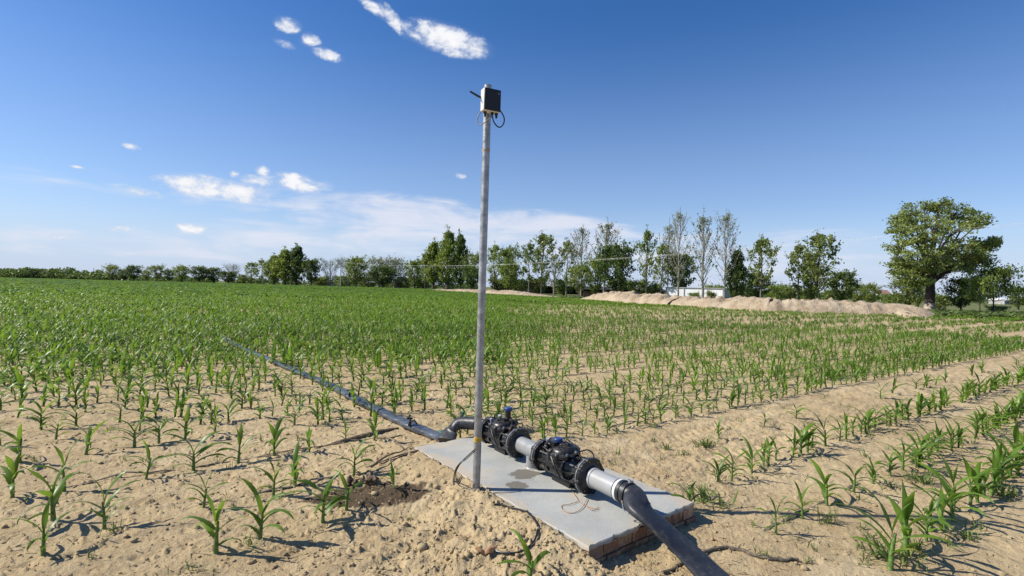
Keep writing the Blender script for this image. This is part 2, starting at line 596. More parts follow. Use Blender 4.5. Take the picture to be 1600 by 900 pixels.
M["leaf_pale"] = leaf_mat("tree_leaf_pale", (0.12, 0.145, 0.07), (0.34, 0.37, 0.20), 0.30, 0.5, None, 0.3)
M["twig"] = simple("grey_twig", (0.30, 0.28, 0.23), 0.9, 0, 0.3, 8)
M["bark"] = simple("tree_bark", (0.11, 0.085, 0.06), 0.95, 0, 0.4, 6, 0.03, 12)
M["bark_pale"] = simple("pale_bark", (0.26, 0.23, 0.18), 0.95, 0, 0.4, 6, 0.02, 12)
M["bark_big"] = simple("old_bark", (0.085, 0.062, 0.048), 0.95, 0, 0.4, 5, 0.04, 9)
M["lime"] = simple("limewash", (0.50, 0.40, 0.33), 0.9, 0, 0.3, 5, 0.02, 9)
M["sand"] = simple("heaped_sand", (0.455, 0.38, 0.275), 0.95, 0, 0.0, 0.9, 0.22, 2.4, 0.1, (0.31, 0.235, 0.155))
M["galv"] = simple("galvanised_steel", (0.40, 0.415, 0.42), 0.42, 0.5, 0.28, 26, 0.0008, 90)
M["white"] = simple("white_plastic", (0.66, 0.66, 0.64), 0.45, 0, 0.05, 14)
M["pvc"] = simple("grey_pipe", (0.27, 0.285, 0.30), 0.38, 0, 0.22, 16, 0.0006, 70, 0.5, (0.24, 0.235, 0.22))
M["pvc_pale"] = simple("pale_grey_pipe", (0.315, 0.33, 0.345), 0.36, 0, 0.1, 16, 0, 60, 0.5, (0.32, 0.315, 0.30))
M["gasket"] = simple("grey_ring", (0.38, 0.39, 0.40), 0.5, 0, 0.2, 30)
def dusty(name, color, rough, dust=(0.30, 0.25, 0.18)):
    m, nt, out = new_mat(name)
    N = NT(nt)
    g_ = N.n("ShaderNodeNewGeometry")
    nzz = N.n("ShaderNodeSeparateXYZ", {0: g_.outputs["Normal"]}).outputs[2]
    nz = N.noise(g_.outputs["Position"], 55.0, 5, 0.7)
    f = N.math("MULTIPLY", N.step(N.math("ADD", N.math("MULTIPLY", nzz, 0.20), nz), 0.60, 0.95), 0.30)     # dust settled on what faces up
    c = N.mix(f, color, dust)
    b = N.n("ShaderNodeBsdfPrincipled", {"Base Color": c, "Roughness": N.step(f, 0.0, 0.3, rough, 0.75)})
    bp = N.n("ShaderNodeBump", {"Strength": 1.0, "Distance": 0.001, "Height": nz})
    nt.links.new(bp.outputs[0], b.inputs["Normal"])
    nt.links.new(b.outputs[0], out.inputs[0])
    return m


M["black"] = dusty("black_nylon", (0.012, 0.012, 0.013), 0.34)
M["panel"] = simple("black_panel", (0.006, 0.006, 0.008), 0.5, 0, 0.2, 14)
M["rubber"] = simple("black_rubber", (0.016, 0.017, 0.019), 0.45, 0, 0.3, 30)
M["steel"] = simple("steel_bolt", (0.58, 0.57, 0.54), 0.35, 0.8, 0.3, 60)
M["blue"] = simple("blue_plastic", (0.022, 0.06, 0.23), 0.4, 0, 0.2, 30)
M["brass"] = simple("copper_wire", (0.42, 0.24, 0.13), 0.5, 0.2, 0.2, 40)
M["yellow"] = simple("yellow_tape", (0.62, 0.40, 0.06), 0.6, 0, 0.3, 60)
M["tape"] = simple("dusty_black_tape", (0.05, 0.045, 0.04), 0.6, 0, 0.3, 22, 0, 60, 0.3, (0.20, 0.16, 0.11))
M["wood"] = simple("dry_stick", (0.22, 0.16, 0.10), 0.9, 0, 0.5, 30)
M["dryleaf"] = simple("dry_leaf", (0.46, 0.25, 0.12), 0.8, 0, 0.3, 40)
M["roof"] = simple("dark_roofing", (0.035, 0.033, 0.032), 0.8, 0, 0.4, 2)
M["rooflight"] = simple("grey_sheet", (0.42, 0.42, 0.40), 0.7, 0, 0.3, 1.2)
M["mud"] = simple("mud_wall", (0.36, 0.25, 0.17), 0.95, 0, 0.35, 0.7)
M["whitewall"] = simple("white_sheeting", (0.74, 0.75, 0.77), 0.7, 0, 0.12, 0.5)
M["tile"] = simple("roof_tile", (0.34, 0.19, 0.14), 0.85, 0, 0.3, 2)
M["conc_pole"] = simple("weathered_concrete", (0.42, 0.41, 0.38), 0.9, 0, 0.2, 3)
M["wire"] = simple("aluminium_wire", (0.62, 0.62, 0.60), 0.5, 0.2, 0.1, 1)
M["dark_open"] = simple("dark_boards", (0.045, 0.035, 0.028), 0.9, 0, 0.3, 3)


def hose_mat():
    m, nt, out = new_mat("layflat_hose")
    N = NT(nt)
    co = N.n("ShaderNodeTexCoord").outputs["Object"]
    nz = N.noise(co, 8.0, 5, 0.6)
    dust = N.math("MULTIPLY", N.step(N.noise(co, 26.0, 6, 0.7), 0.5, 0.78), 0.22)
    c = N.mix(N.step(nz, 0.3, 0.7), (0.018, 0.020, 0.025), (0.030, 0.033, 0.040))
    c = N.mix(dust, c, (0.30, 0.26, 0.20))
    bp = N.n("ShaderNodeBump", {"Strength": 0.7, "Distance": 0.006, "Height": N.noise(co, 11.0, 3, 0.5)})
    b = N.n("ShaderNodeBsdfPrincipled", {"Base Color": c, "Roughness": N.step(nz, 0.2, 0.8, 0.38, 0.55), "Specular IOR Level": 0.5, "Normal": bp.outputs[0]})
    nt.links.new(b.outputs[0], out.inputs[0])
    return m


M["hose"] = hose_mat()


def main_hose_mat():
    return simple("dusty_main_hose", (0.085, 0.10, 0.125), 0.36, 0, 0.3, 7, 0.006, 12, 0.6, (0.035, 0.040, 0.05))


M["main_hose"] = main_hose_mat()

# ------------------------------------------------------------------ ground: one sheet to the horizon, fine near the camera
th_f = np.linspace(math.radians(-53), math.radians(53), 1080)
th_b = np.linspace(math.radians(53), math.radians(307), 90)[1:-1]
th = np.concatenate([th_f, th_b])
rr = [0.25]
while rr[-1] < 4500:
    r = rr[-1]
    rr.append(r + (0.06 if r < 1.6 else max(0.011, r * 0.0042) if r < 8 else r * 0.0075 if r < 30 else r * 0.05))
rr = np.array(rr)
TT, RR = np.meshgrid(th, rr)
X, Y = RR * np.sin(TT), RR * np.cos(TT)
Z = height(X, Y)
nr, na = X.shape
bd = border_dist(X, Y)
grass_a = sstep(bd, 0.0, 5.0) * 0.9
grass_a = np.where(Y < -3, 0.3, grass_a)
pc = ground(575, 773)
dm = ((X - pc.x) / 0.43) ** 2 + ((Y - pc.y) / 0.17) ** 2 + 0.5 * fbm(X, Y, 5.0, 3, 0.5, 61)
painted_shadow = (1 - sstep(dm, 0.85, 1.08)) * 0.95  # ragged dark ellipse left of the pole: a shadow painted on the soil
idx = np.arange(nr * na).reshape(nr, na)
nxt = np.roll(idx, -1, axis=1)
Q = np.stack([idx[:-1], nxt[:-1], nxt[1:], idx[1:]], -1).reshape(-1, 4)[:, ::-1]
V = np.stack([X, Y, Z], -1).reshape(-1, 3)
V = np.concatenate([V, [[0, 0, 0.0]]])
T = np.stack([np.full(na, nr * na), nxt[0], idx[0]], -1)[:, ::-1]
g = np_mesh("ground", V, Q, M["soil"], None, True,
            {"grass": np.append(grass_a.ravel(), 0), "painted_shadow": np.append(painted_shadow.ravel(), 0)}, T)
g["kind"] = "structure"
print("ground verts", len(V))

# clods and straw lying on the soil
rng = np.random.RandomState(3)


def inside_slab(x, y, pad=0.0):
    s, t = slab_coords(x, y)
    return (s > -pad) & (s < SLAB_L + pad) & (t > -pad) & (t < SLAB_W + pad)


def scatter(n, rmin, rmax, power=1.0):
    r = rmin * (rmax / rmin) ** (rng.rand(n) ** power)
    a = np.radians(rng.uniform(-50, 50, n))
    x, y = r * np.sin(a), r * np.cos(a)
    k = ~inside_slab(x, y, 0.01)
    return x[k], y[k]


ico = np.array([(0, 0, 1), (.894, 0, .447), (.276, .851, .447), (-.724, .526, .447), (-.724, -.526, .447), (.276, -.851, .447),
                (.724, .526, -.447), (-.276, .851, -.447), (-.894, 0, -.447), (-.276, -.851, -.447), (.724, -.526, -.447), (0, 0, -1)])
icof = np.array([(0, 1, 2), (0, 2, 3), (0, 3, 4), (0, 4, 5), (0, 5, 1), (1, 6, 2), (2, 7, 3), (3, 8, 4), (4, 9, 5), (5, 10, 1),
                 (2, 6, 7), (3, 7, 8), (4, 8, 9), (5, 9, 10), (1, 10, 6), (11, 7, 6), (11, 8, 7), (11, 9, 8), (11, 10, 9), (11, 6, 10)])
cx, cy = scatter(6500, 2.0, 11.0, 0.9)
ox, oy = rng.normal(0.0, 0.45, 900) + 0.02, rng.normal(0.0, 0.32, 900) + 2.65      # more of them in the dug soil
ok = ~inside_slab(ox, oy, 0.01)
cx, cy = np.append(cx, ox[ok]), np.append(cy, oy[ok])
sz = np.exp(rng.normal(math.log(0.0058), 0.55, len(cx))).clip(0.0025, 0.026)
sz *= np.where(cx > 0.8, 0.7, 1.0)
jit = 1 + rng.uniform(-0.28, 0.28, (len(cx), 12, 1))
CV = ico[None] * jit * sz[:, None, None] * np.array([1, 1, 0.7]) * (1 + rng.uniform(-0.3, 0.3, (len(cx), 1, 3)))
ang = rng.rand(len(cx)) * 6.283
ca, sa = np.cos(ang)[:, None], np.sin(ang)[:, None]
CV = np.stack([CV[..., 0] * ca - CV[..., 1] * sa, CV[..., 0] * sa + CV[..., 1] * ca, CV[..., 2]], -1)
CV += np.stack([cx, cy, height(cx, cy) + sz * 0.25], -1)[:, None]
CT = (icof[None] + (np.arange(len(cx)) * 12)[:, None, None]).reshape(-1, 3)
tag(np_mesh("soil_clods", CV.reshape(-1, 3), None, M["soil"], None, True, None, CT), "small dry clods of soil strewn over the sandy field", "soil", None, "stuff")

M["straw"] = leaf_mat("straw", (0.14, 0.10, 0.055), (0.45, 0.36, 0.21), 0.1, 0.8)
sx, sy = scatter(7000, 2.0, 12.0, 0.9)
L = rng.uniform(0.012, 0.06, len(sx))
a = rng.rand(len(sx)) * 6.283
wd = rng.uniform(0.0012, 0.0035, len(sx))
ux, uy = np.cos(a), np.sin(a)
zz = height(sx, sy) + 0.008
tl = rng.normal(0, 0.15, len(sx)) * L
SV = np.stack([np.stack([sx - ux * L / 2 - uy * wd, sy - uy * L / 2 + ux * wd, zz - tl * .3], -1), np.stack([sx - ux * L / 2 + uy * wd, sy - uy * L / 2 - ux * wd, zz - tl * .3], -1),
               np.stack([sx + ux * L / 2 + uy * wd, sy + uy * L / 2 - ux * wd, zz + abs(tl)], -1), np.stack([sx + ux * L / 2 - uy * wd, sy + uy * L / 2 + ux * wd, zz + abs(tl)], -1)], 1)
SQ = np.arange(len(sx) * 4).reshape(-1, 4)
tag(np_mesh("straw_litter", SV.reshape(-1, 3), SQ, M["straw"], None, False, np.repeat(rng.rand(len(sx)), 4)), "short bits of dry straw scattered on the soil", "straw", None, "stuff")

# track beyond the field on the right
tr = [(33.5, 42.3), (40, 41.2), (52, 39.2), (80, 35), (140, 26)]
tv, tq = [], []
for i, (x, y) in enumerate(tr):
    for kx, w in enumerate((0, 2.6)):
        tv.append((x, y + w, 0.06 if i else 0.02))
    if i:
        tq.append((2 * i - 2, 2 * i, 2 * i + 1, 2 * i - 1))
M["track"] = simple("dark_track", (0.17, 0.13, 0.10), 0.95, 0, 0.3, 1.2)
np_mesh("track", np.array(tv), np.array(tq), M["track"])["kind"] = "structure"

exec_order = "setting done"

# ------------------------------------------------------------------ corn
def leaf_arr(z0, az_, ln, w, a0, bend, seg, rnd, twist=0.0, fold=0.22):
    """one arching leaf: returns V, Q, tint"""
    a, p = a0, np.array([0.0, 0.0, z0])
    ca_, sa_ = math.cos(az_), math.sin(az_)
    V, tint = [], []
    for i in range(seg + 1):
        t = i / seg
        d = np.array([math.sin(a) * ca_, math.sin(a) * sa_, math.cos(a)])
        side = np.array([-sa_, ca_, 0.0])
        nrm = np.cross(d, side)
        tw = twist * t
        sd = side * math.cos(tw) + nrm * math.sin(tw)
        ww = w * (0.42 + 2.0 * t if t < 0.29 else 1.0 - ((t - 0.29) / 0.71) ** 1.7) if t < 1 else 0.02 * w
        wav = 0.10 * w * math.sin(9 * t + rnd * 6)
        V += [p - sd * ww / 2 - nrm * wav, p + nrm * ww * fold, p + sd * ww / 2 + nrm * wav]
        e = 0.16 * t + 0.25 * rnd
        tint += [0.30 + e, 0.52 + e, 0.30 + e]
        if i < seg:
            p = p + d * ln / seg
            a += bend / seg * (0.35 + 1.3 * t)
    Q = []
    for i in range(seg):
        b = i * 3
        Q += [(b, b + 1, b + 4, b + 3), (b + 1, b + 2, b + 5, b + 4)]
    return np.array(V), np.array(Q), np.array(tint)


def stalk_arr(h, r, n=6, lean=0.0):
    V, Q = [], []
    for i, t in enumerate((0, 0.35, 0.7, 1.0)):
        for k in range(n):
            q = 6.2832 * k / n
            rad = r * (1 - 0.55 * t)
            V.append((rad * math.cos(q) + lean * t * t, rad * math.sin(q), h * t - (0.03 if i == 0 else 0)))
    for i in range(3):
        for k in range(n):
            Q.append((i * n + k, i * n + (k + 1) % n, (i + 1) * n + (k + 1) % n, (i + 1) * n + k))
    return np.array(V), np.array(Q), np.full(len(V), 0.5)


def corn_parts(seed, seg=8, nleaf=6, sn=6, wide=1.0):
    """a young plant about 1 unit tall; list of (part, V, Q, tint)"""
    r = random.Random(seed)
    out = []
    hs = r.uniform(0.38, 0.50)
    out.append(("stalk",) + stalk_arr(hs, 0.030, sn, r.uniform(-0.04, 0.04)))
    a = r.uniform(0, 6.28)
    for i in range(nleaf):
        t = i / (nleaf - 1)
        z = hs * (0.16 + 0.84 * t ** 0.8)
        az_ = a + math.pi * i + r.gauss(0, 0.38)
        if i >= nleaf - 2:                                     # whorl: upright young leaves
            ln, a0, bend = r.uniform(0.50, 0.72), r.uniform(0.06, 0.50), r.uniform(0.5, 2.0)
        else:
            ln = r.uniform(0.52, 0.80) * (0.62 + 0.50 * t)
            a0, bend = r.uniform(0.45, 0.85), r.uniform(1.6, 3.0)
        lf_ = leaf_arr(z, az_, ln, r.uniform(0.052, 0.076) * wide, a0, bend, seg, r.random(), r.uniform(-0.9, 0.9))
        if i < 2 and r.random() < 0.35:                       # lowest leaves yellowing towards the tip
            lf_ = (lf_[0], lf_[1], lf_[2] + np.repeat(np.linspace(0.0, 9.0, seg + 1), 3) * r.uniform(0.4, 1.0))
        out.append(("leaf",) + lf_)
    return out


def merge(parts):
    V, Q, T_, o = [], [], [], 0
    for _, v, q, t in parts:
        V.append(v); Q.append(q + o); T_.append(t); o += len(v)
    return np.concatenate(V), np.concatenate(Q), np.concatenate(T_)


# rows as they lie in the field (distance of each from the camera foot, across the rows)
rows = [1.13, 1.67, 2.38, 3.08, 3.26, 3.85, 4.30, 4.72, 5.20, 5.62]
c = 5.62
i = 0
while c < 330:
    c += 0.52 if i % 2 else 0.60
    i += 1
    rows.append(c)
rng = np.random.RandomState(11)
PX, PC, PR, PS = [], [], [], []                                # x,y / row index / size
for ri, c in enumerate(rows):
    if c > 24:
        break
    step = 0.155
    n = int(110 / step)
    s = -55 + np.arange(n) * step + rng.normal(0, 0.035, n)
    cc = c + rng.normal(0, 0.020, n)
    x, y = s * row_t[0] + cc * row_n[0], s * row_t[1] + cc * row_n[1]
    keep = (y > 0.9) & (np.hypot(x, y) < 26)
    px, py = project(x, y, 0.0)
    keep &= (px > -60) & (px < 1680) & (py < 985)
    r0 = rng.rand(n)
    size = np.exp(rng.normal(0, 0.14, n))
    if ri == 0:
        keep &= (px > 1372); size *= 1.2
    elif ri == 1:
        keep &= (px > 1200) & (r0 < 0.95)
    elif ri == 2:
        keep &= (px > 1165) & (r0 < 0.93); size *= 0.95
    elif ri == 3:
        keep &= (px > 1100) & (r0 < 0.22); size *= 0.8
    elif ri == 4:
        keep &= (px < 640) & (r0 < 0.72)
    else:
        # sparser left of the hose near the camera, thicker with distance
        keep &= np.where(px < 700, (r0 < 0.60 if c < 7.5 else r0 < 0.9) & (c not in (4.30, 5.20)), r0 < 0.95)
        # thin, low stand to the right of the pole
        right = sstep(px, 720, 900)
        size *= 1 - 0.22 * right
        # bare wheel tracks that show as sandy stripes on the right
        if ri >= 10 and (ri - 10) % 3 == 0:
            keep &= (px < 880) | (r0 < 0.10)
        thick = sstep(c, 7.8, 10.5) * (1 - right)
        size *= 1 - 0.10 * thick
    # nothing grows on the slab, in the dug soil and on the hose line
    st, tt = slab_coords(x, y)
    keep &= ~((st > -0.12) & (st < SLAB_L + 0.1) & (tt > -0.55) & (tt < SLAB_W + 0.13))
    keep &= ~((st > 0.2) & (tt > -1.0) & (tt < 0) & (st < 2.6))
    keep &= ~((abs(tt - 0.13) < 0.10) & (st < 0))
    keep &= ~((st > 1.9) & (tt > -0.3) & (tt < 0.75) & (st < 3.6))
    PX.append(np.stack([x, y], -1)[keep]); PC.append(np.full(keep.sum(), ri)); PS.append(size[keep])
PXY, PRI, PSZ = np.concatenate(PX), np.concatenate(PC), np.concatenate(PS)
# plants read off the photograph in the left and lower foreground replace the drawn-by-rule ones there
HERO = [  # px, py of the stalk foot, height in px, [leaf azimuths are in the prototype]
    (67, 866, 82), (83, 813, 92), (19, 777, 72), (100, 768, 84), (30, 723, 72), (163, 826, 90), (134, 710, 60), (87, 687, 46), (210, 699, 58),
    (228, 749, 64), (248, 693, 52), (289, 687, 56), (302, 735, 70), (372, 723, 68), (336, 677, 52), (428, 712, 66), (461, 759, 70), (318, 793, 62),
    (337, 863, 104), (406, 843, 98), (504, 816, 84), (541, 797, 66), (615, 763, 46), (505, 656, 50), (460, 664, 46), (540, 690, 40),
    (1213, 835, 64), (1254, 811, 60), (1292, 790, 68), (1391, 890, 120), (1334, 769, 60), (1364, 756, 46), (1391, 744, 50), (1123, 685, 34), (826, 925, 95), (1078, 800, 52),
    (1122, 752, 44), (1143, 752, 58), (1448, 846, 70), (1490, 815, 92)]
hp = []
for px, py, hh in HERO:
    p = ground(px, py)
    hp.append((p.x, p.y, hh / F * p.y / (0.97)))
hp = np.array(hp)
near_hero = (np.min(np.hypot(PXY[:, None, 0] - hp[None, :, 0], PXY[:, None, 1] - hp[None, :, 1]), 1) < 0.17)
bx, by = project(PXY[:, 0], PXY[:, 1], 0.0)
drop = near_hero | ((bx < 640) & (by > 672) & (rng.rand(len(bx)) < 0.80)) | ((by > 780) & (bx < 1380)) | ((bx > 1200) & (bx < 1300) & (by > 780))
PXY, PRI, PSZ = PXY[~drop], PRI[~drop], PSZ[~drop]
PZ = height(PXY[:, 0], PXY[:, 1])
HH = PSZ * 0.305

# the nearest 300: objects
PROTO_N = 12
near_order = np.argsort(np.hypot(PXY[:, 0], PXY[:, 1]))
bx, by = project(PXY[:, 0], PXY[:, 1], PZ)
infr = [i for i in near_order if -5 < bx[i] < 1605 and by[i] < 905]
ind = infr[:300 - len(hp)]
specs = []                                                     # x, y, z, h, with parts
for x, y, h in hp:
    specs.append((x, y, hz(x, y), h, True))
for q, i in enumerate(ind):
    specs.append((PXY[i, 0], PXY[i, 1], PZ[i], HH[i], q < 45))
ORD = lambda n: f"{n}{'th' if 10 <= n % 100 <= 20 else {1: 'st', 2: 'nd', 3: 'rd'}.get(n % 10, 'th')}"
arr = np.array([s[:4] for s in specs])
rc_all = arr[:, 0] * row_n[0] + arr[:, 1] * row_n[1]
row_of = np.array([int(np.argmin([abs(c - rcv) for c in rows[:40]])) for rcv in rc_all])
row_of[row_of == 4] = 3
spx, spy = project(arr[:, 0], arr[:, 1], arr[:, 2])
rank_rows = {r: k + 1 for k, r in enumerate(sorted(set(row_of)))}
rank_in = {}
for r in set(row_of):
    for k, i in enumerate(sorted(np.where(row_of == r)[0], key=lambda i: spx[i])):
        rank_in[i] = k + 1
whole, detailed = [], []
for k in range(PROTO_N):
    parts = corn_parts(100 + k, 8, 6 + k % 3, 6, 1.05 + 0.12 * (k % 3))
    whole.append(parts)
mesh_whole, mesh_parts = {}, {}
rr_ = random.Random(5)


def link_mesh(name, me, parent=None):
    o = bpy.data.objects.new(name, me)
    col.objects.link(o)
    if parent is not None:
        o.parent = parent
    return o


for i, (x, y, z, h, detail) in enumerate(specs):
    k = rr_.randrange(PROTO_N)
    rz = rr_.uniform(0, 6.28)
    size = "tall" if h > 0.37 else "short" if h < 0.27 else "middling"
    side = "left of the hose" if spx[i] < 640 else None
    label = f"{size} young corn plant, {ORD(rank_in[i])} from left in {ORD(rank_rows[row_of[i]])} row from lower right corner"
    if detail:
        o = thing("corn_plant", label, "corn plant", (x, y, z), rz, "young corn plants in rows on the sandy field")
        if k not in mesh_parts:
            mesh_parts[k] = []
            for nm, v, q, t in whole[k]:
                tmp = np_mesh(nm, v, q, M["stalk"] if nm == "stalk" else M["corn"], o, True, t)
                mesh_parts[k].append((nm, tmp.data))
        else:
            for nm, me in mesh_parts[k]:
                link_mesh(nm, me, o)
    else:
        if k not in mesh_whole:
            v, q, t = merge(whole[k])
            o = np_mesh("corn_plant", v, q, M["corn"], None, True, t)
            mesh_whole[k] = o.data
        else:
            o = link_mesh("corn_plant", mesh_whole[k])
        o.location, o.rotation_euler = (x, y, z), (0, 0, rz)
        tag(o, label, "corn plant", "young corn plants in rows on the sandy field")
    lean = rr_.gauss(0, 0.06)
    o.rotation_euler = (lean, rr_.gauss(0, 0.06), rz)
    wf = rr_.uniform(1.05, 1.40)
    o.scale = (h * wf, h * wf, h)

# everything further off: one body of corn
SV, SQ, ST, off = [], [], [], 0


def instance(pr, x, y, z, h, tone, spread=1.0):
    """append copies of merged prototype pr=(V,Q,T) at many places"""
    global off
    v, q, t = pr
    n = len(x)
    if n == 0:
        return
    a = rng.rand(n) * 6.283
    ca, sa = np.cos(a)[:, None], np.sin(a)[:, None]
    lx, ly = rng.normal(0, 0.09, n)[:, None], rng.normal(0, 0.09, n)[:, None]
    vx, vy, vz = v[None, :, 0] * spread, v[None, :, 1] * spread, v[None, :, 2]
    hx = h[:, None]
    wx = (vx * ca - vy * sa + lx * vz) * hx + x[:, None]
    wy = (vx * sa + vy * ca + ly * vz) * hx + y[:, None]
    wz = vz * hx + z[:, None]
    SV.append(np.stack([wx, wy, wz], -1).reshape(-1, 3))
    SQ.append((q[None] + (off + np.arange(n) * len(v))[:, None, None]).reshape(-1, 4))
    ST.append((t[None] + tone[:, None]).reshape(-1))
    off += n * len(v)


rest = np.ones(len(PXY), bool)
rest[ind] = False
mid_pr = [merge(corn_parts(300 + k, 4, 6, 4, 1.3)) for k in range(8)]
far_pr = [merge(corn_parts(400 + k, 3, 6, 3, 1.5)) for k in range(6)]


def patch_tone(x, y):
    pxx, _ = project(x, y, 0.0)
    c = x * row_n[0] + y * row_n[1]
    t = x * row_t[0] + y * row_t[1]
    return (0.26 * fbm(x, y, 0.10, 3, 0.5, 71) + 0.30 * fbm(c, t * 0.12, 0.16, 3, 0.55, 75) + 0.08 - 0.10 * sstep(pxx, 760, 1000) * (1 - sstep(c, 12, 25))
            - 0.22 * sstep(c, 60, 110) + 0.20 * sstep(c, 14, 26) * (1 - sstep(c, 45, 70)) + rng.normal(0, 0.20, len(x)))


rx, ry, rzz, rh = PXY[rest, 0], PXY[rest, 1], PZ[rest], HH[rest]
which = rng.randint(0, 8, len(rx))
for k in range(8):
    m_ = which == k
    instance(mid_pr[k], rx[m_], ry[m_], rzz[m_], rh[m_], patch_tone(rx[m_], ry[m_]), 1.45)
print("mid corn", len(rx))


def band(r0, r1, density, hmin, hmax, prs, spread, thin_right=True):
    """corn between two distances, along the rows"""
    a0, a1 = math.radians(-50), math.radians(50)
    n = int(density * (a1 - a0) / 2 * (r1 * r1 - r0 * r0))
    r = np.sqrt(rng.uniform(r0 * r0, r1 * r1, n))
    a = rng.uniform(a0, a1, n)
    x, y = r * np.sin(a), r * np.cos(a)
    c = x * row_n[0] + y * row_n[1]
    s = x * row_t[0] + y * row_t[1]
    sp = 0.70
    kr = np.round(c / sp)
    c = kr * sp + rng.normal(0, 0.05, n)
    x, y = s * row_t[0] + c * row_n[0], s * row_t[1] + c * row_n[1]
    px, py = project(x, y, 0.0)
    right = sstep(px, 700, 950)
    keep = (border_dist(x, y) < -0.4) & (c > 4.0) & (rng.rand(n) > right * (0.10 if r0 > 20 else 0.26))
    keep &= ~((kr.astype(int) % 4 == 0) & (right > 0.3) & (rng.rand(n) < 0.92) & (r < 60))
    st, tt = slab_coords(x, y)
    keep &= ~((tt > 0.03) & (tt < 0.23) & (st < 0) & (r < 14))
    x, y, right = x[keep], y[keep], right[keep]
    h = rng.uniform(hmin, hmax, len(x)) * (1 - 0.36 * right)
    z = height(x, y, False)
    w = rng.randint(0, len(prs), len(x))
    tone = patch_tone(x, y)
    for k in range(len(prs)):
        m_ = w == k
        instance(prs[k], x[m_], y[m_], z[m_], h[m_], tone[m_], spread)
    print("band", r0, r1, len(x))


band(9.8, 25.5, 15.0, 0.18, 0.34, mid_pr, 1.7)               # late seedlings and weeds thicken the stand
band(25, 50, 10.0, 0.22, 0.36, far_pr, 1.9)
# beyond that: clumps that read as plants at their size
def clump(seed, nl=7):
    r = random.Random(seed)
    V, Q, T_ = [], [], []
    for i in range(nl):
        a = r.uniform(0, 6.28)
        cx_, cy_ = r.gauss(0, 0.45), r.gauss(0, 0.45)
        d = np.array([math.cos(a), math.sin(a), 0]); sd = np.array([-math.sin(a), math.cos(a), 0]) * r.uniform(0.07, 0.12)
        p0 = np.array([cx_, cy_, 0.0]); p1 = p0 + d * 0.15 + np.array([0, 0, r.uniform(0.55, 0.85)]); p2 = p1 + d * r.uniform(0.3, 0.55) + np.array([0, 0, r.uniform(-0.3, 0.3)])
        b = len(V)
        V += [p0 - sd * .5, p0 + sd * .5, p1 - sd, p1 + sd, p2 - sd * .2, p2 + sd * .2]
        Q += [(b, b + 1, b + 3, b + 2), (b + 2, b + 3, b + 5, b + 4)]
        e = r.uniform(0.25, 0.75)
        T_ += [e - .2, e - .2, e, e, e + .2, e + .2]
    return np.array(V), np.array(Q), np.array(T_)


cl_pr = [clump(500 + k) for k in range(6)]
band(49, 100, 4.0, 0.28, 0.42, cl_pr, 2.0)
band(99, 330, 0.70, 0.36, 0.55, cl_pr, 3.6)
V_, Q_, T_ = np.concatenate(SV), np.concatenate(SQ), np.concatenate(ST)
tag(np_mesh("corn_field", V_, Q_, M["corn"], None, True, T_), "dense green stand of young corn spreading to the tree line", "corn", None, "stuff")
print("corn faces", len(Q_))
del SV, SQ, ST, V_, Q_, T_


# ------------------------------------------------------------------ weeds
def weed_arrays(seed, n=26, spread=1.0):
    r = random.Random(seed)
    V, Q, T_, o = [], [], [], 0
    for i in range(n):
        a, rad = r.uniform(0, 6.28), abs(r.gauss(0, 0.35)) * spread
        v, q, t = leaf_arr(0.0, r.uniform(0, 6.28), r.uniform(0.5, 1.0), r.uniform(0.05, 0.11), r.uniform(0.15, 0.95), r.uniform(0.3, 1.7), 4, r.random(), r.uniform(-1, 1))
        v = v + np.array([rad * math.cos(a), rad * math.sin(a), 0])
        V.append(v); Q.append(q + o); T_.append(t + r.uniform(-.25, .3)); o += len(v)
    return np.concatenate(V), np.concatenate(Q), np.concatenate(T_)


WEED = [(1040, 703, 26, 13, "pale low weed tuft on the sand between slab and corn rows"), (1100, 697, 44, 16, "broad weed tuft on the sand behind the far slab edge"),
        (1068, 712, 20, 10, "small weed tuft between two broader weed tufts on the sand"), (1020, 690, 16, 8, "tiny weed sprig nearest the pump side of the weed patch"),
        (1100, 783, 62, 30, "bushy weed clump growing against the outer corner of the concrete slab"), (1130, 792, 30, 13, "sprawling weed lying beside the bushy clump at the slab corner"),
        (1290, 818, 30, 34, "yellow-green weed under the second corn row at lower right"), (1385, 872, 66, 26, "spreading weed patch round the foot of the big corn plant"),
        (1430, 860, 40, 22, "weed clump right of the big corn plant's foot"), (1440, 755, 50, 20, "weed growing in the sand between the two nearest corn rows"),
        (1395, 762, 30, 16, "dark weed beside the second corn row"), (1570, 775, 60, 24, "thick weeds under the nearest corn row by the right frame edge"),
        (1195, 700, 20, 12, "small weed at the start of the third corn row"), (880, 652, 24, 14, "grey-green weed tuft behind the second valve"), (862, 658, 16, 10, "small weed behind the grey tee pipe"),
        (1020, 668, 18, 12, "weed tuft at the edge of the thick corn"), (1465, 690, 34, 14, "weed in the sand beside the third corn row"), (365, 792, 14, 8, "tiny weed at the foot of a corn plant at left"),
        (640, 812, 16, 7, "tiny weed sprig in the dug soil"), (1210, 612, 18, 8, "lone weed on the bare sandy strip"), (1512, 842, 40, 16, "flat weed on the sand at the right edge")]
for i, (px, py, w, h, lab) in enumerate(WEED):
    p = ground(px, py)
    v, q, t = weed_arrays(900 + i, 34 if w > 30 else 20)
    sx_, sz_ = w / F * p.y * 0.75, h / F * p.y
    v = v * np.array([sx_, sx_ * 0.8, sz_ * 1.25])
    o = np_mesh("weed_tuft", v, q, M["weed"], None, True, t)
    o.location = p
    tag(o, lab, "weed", "weeds on the sandy soil")

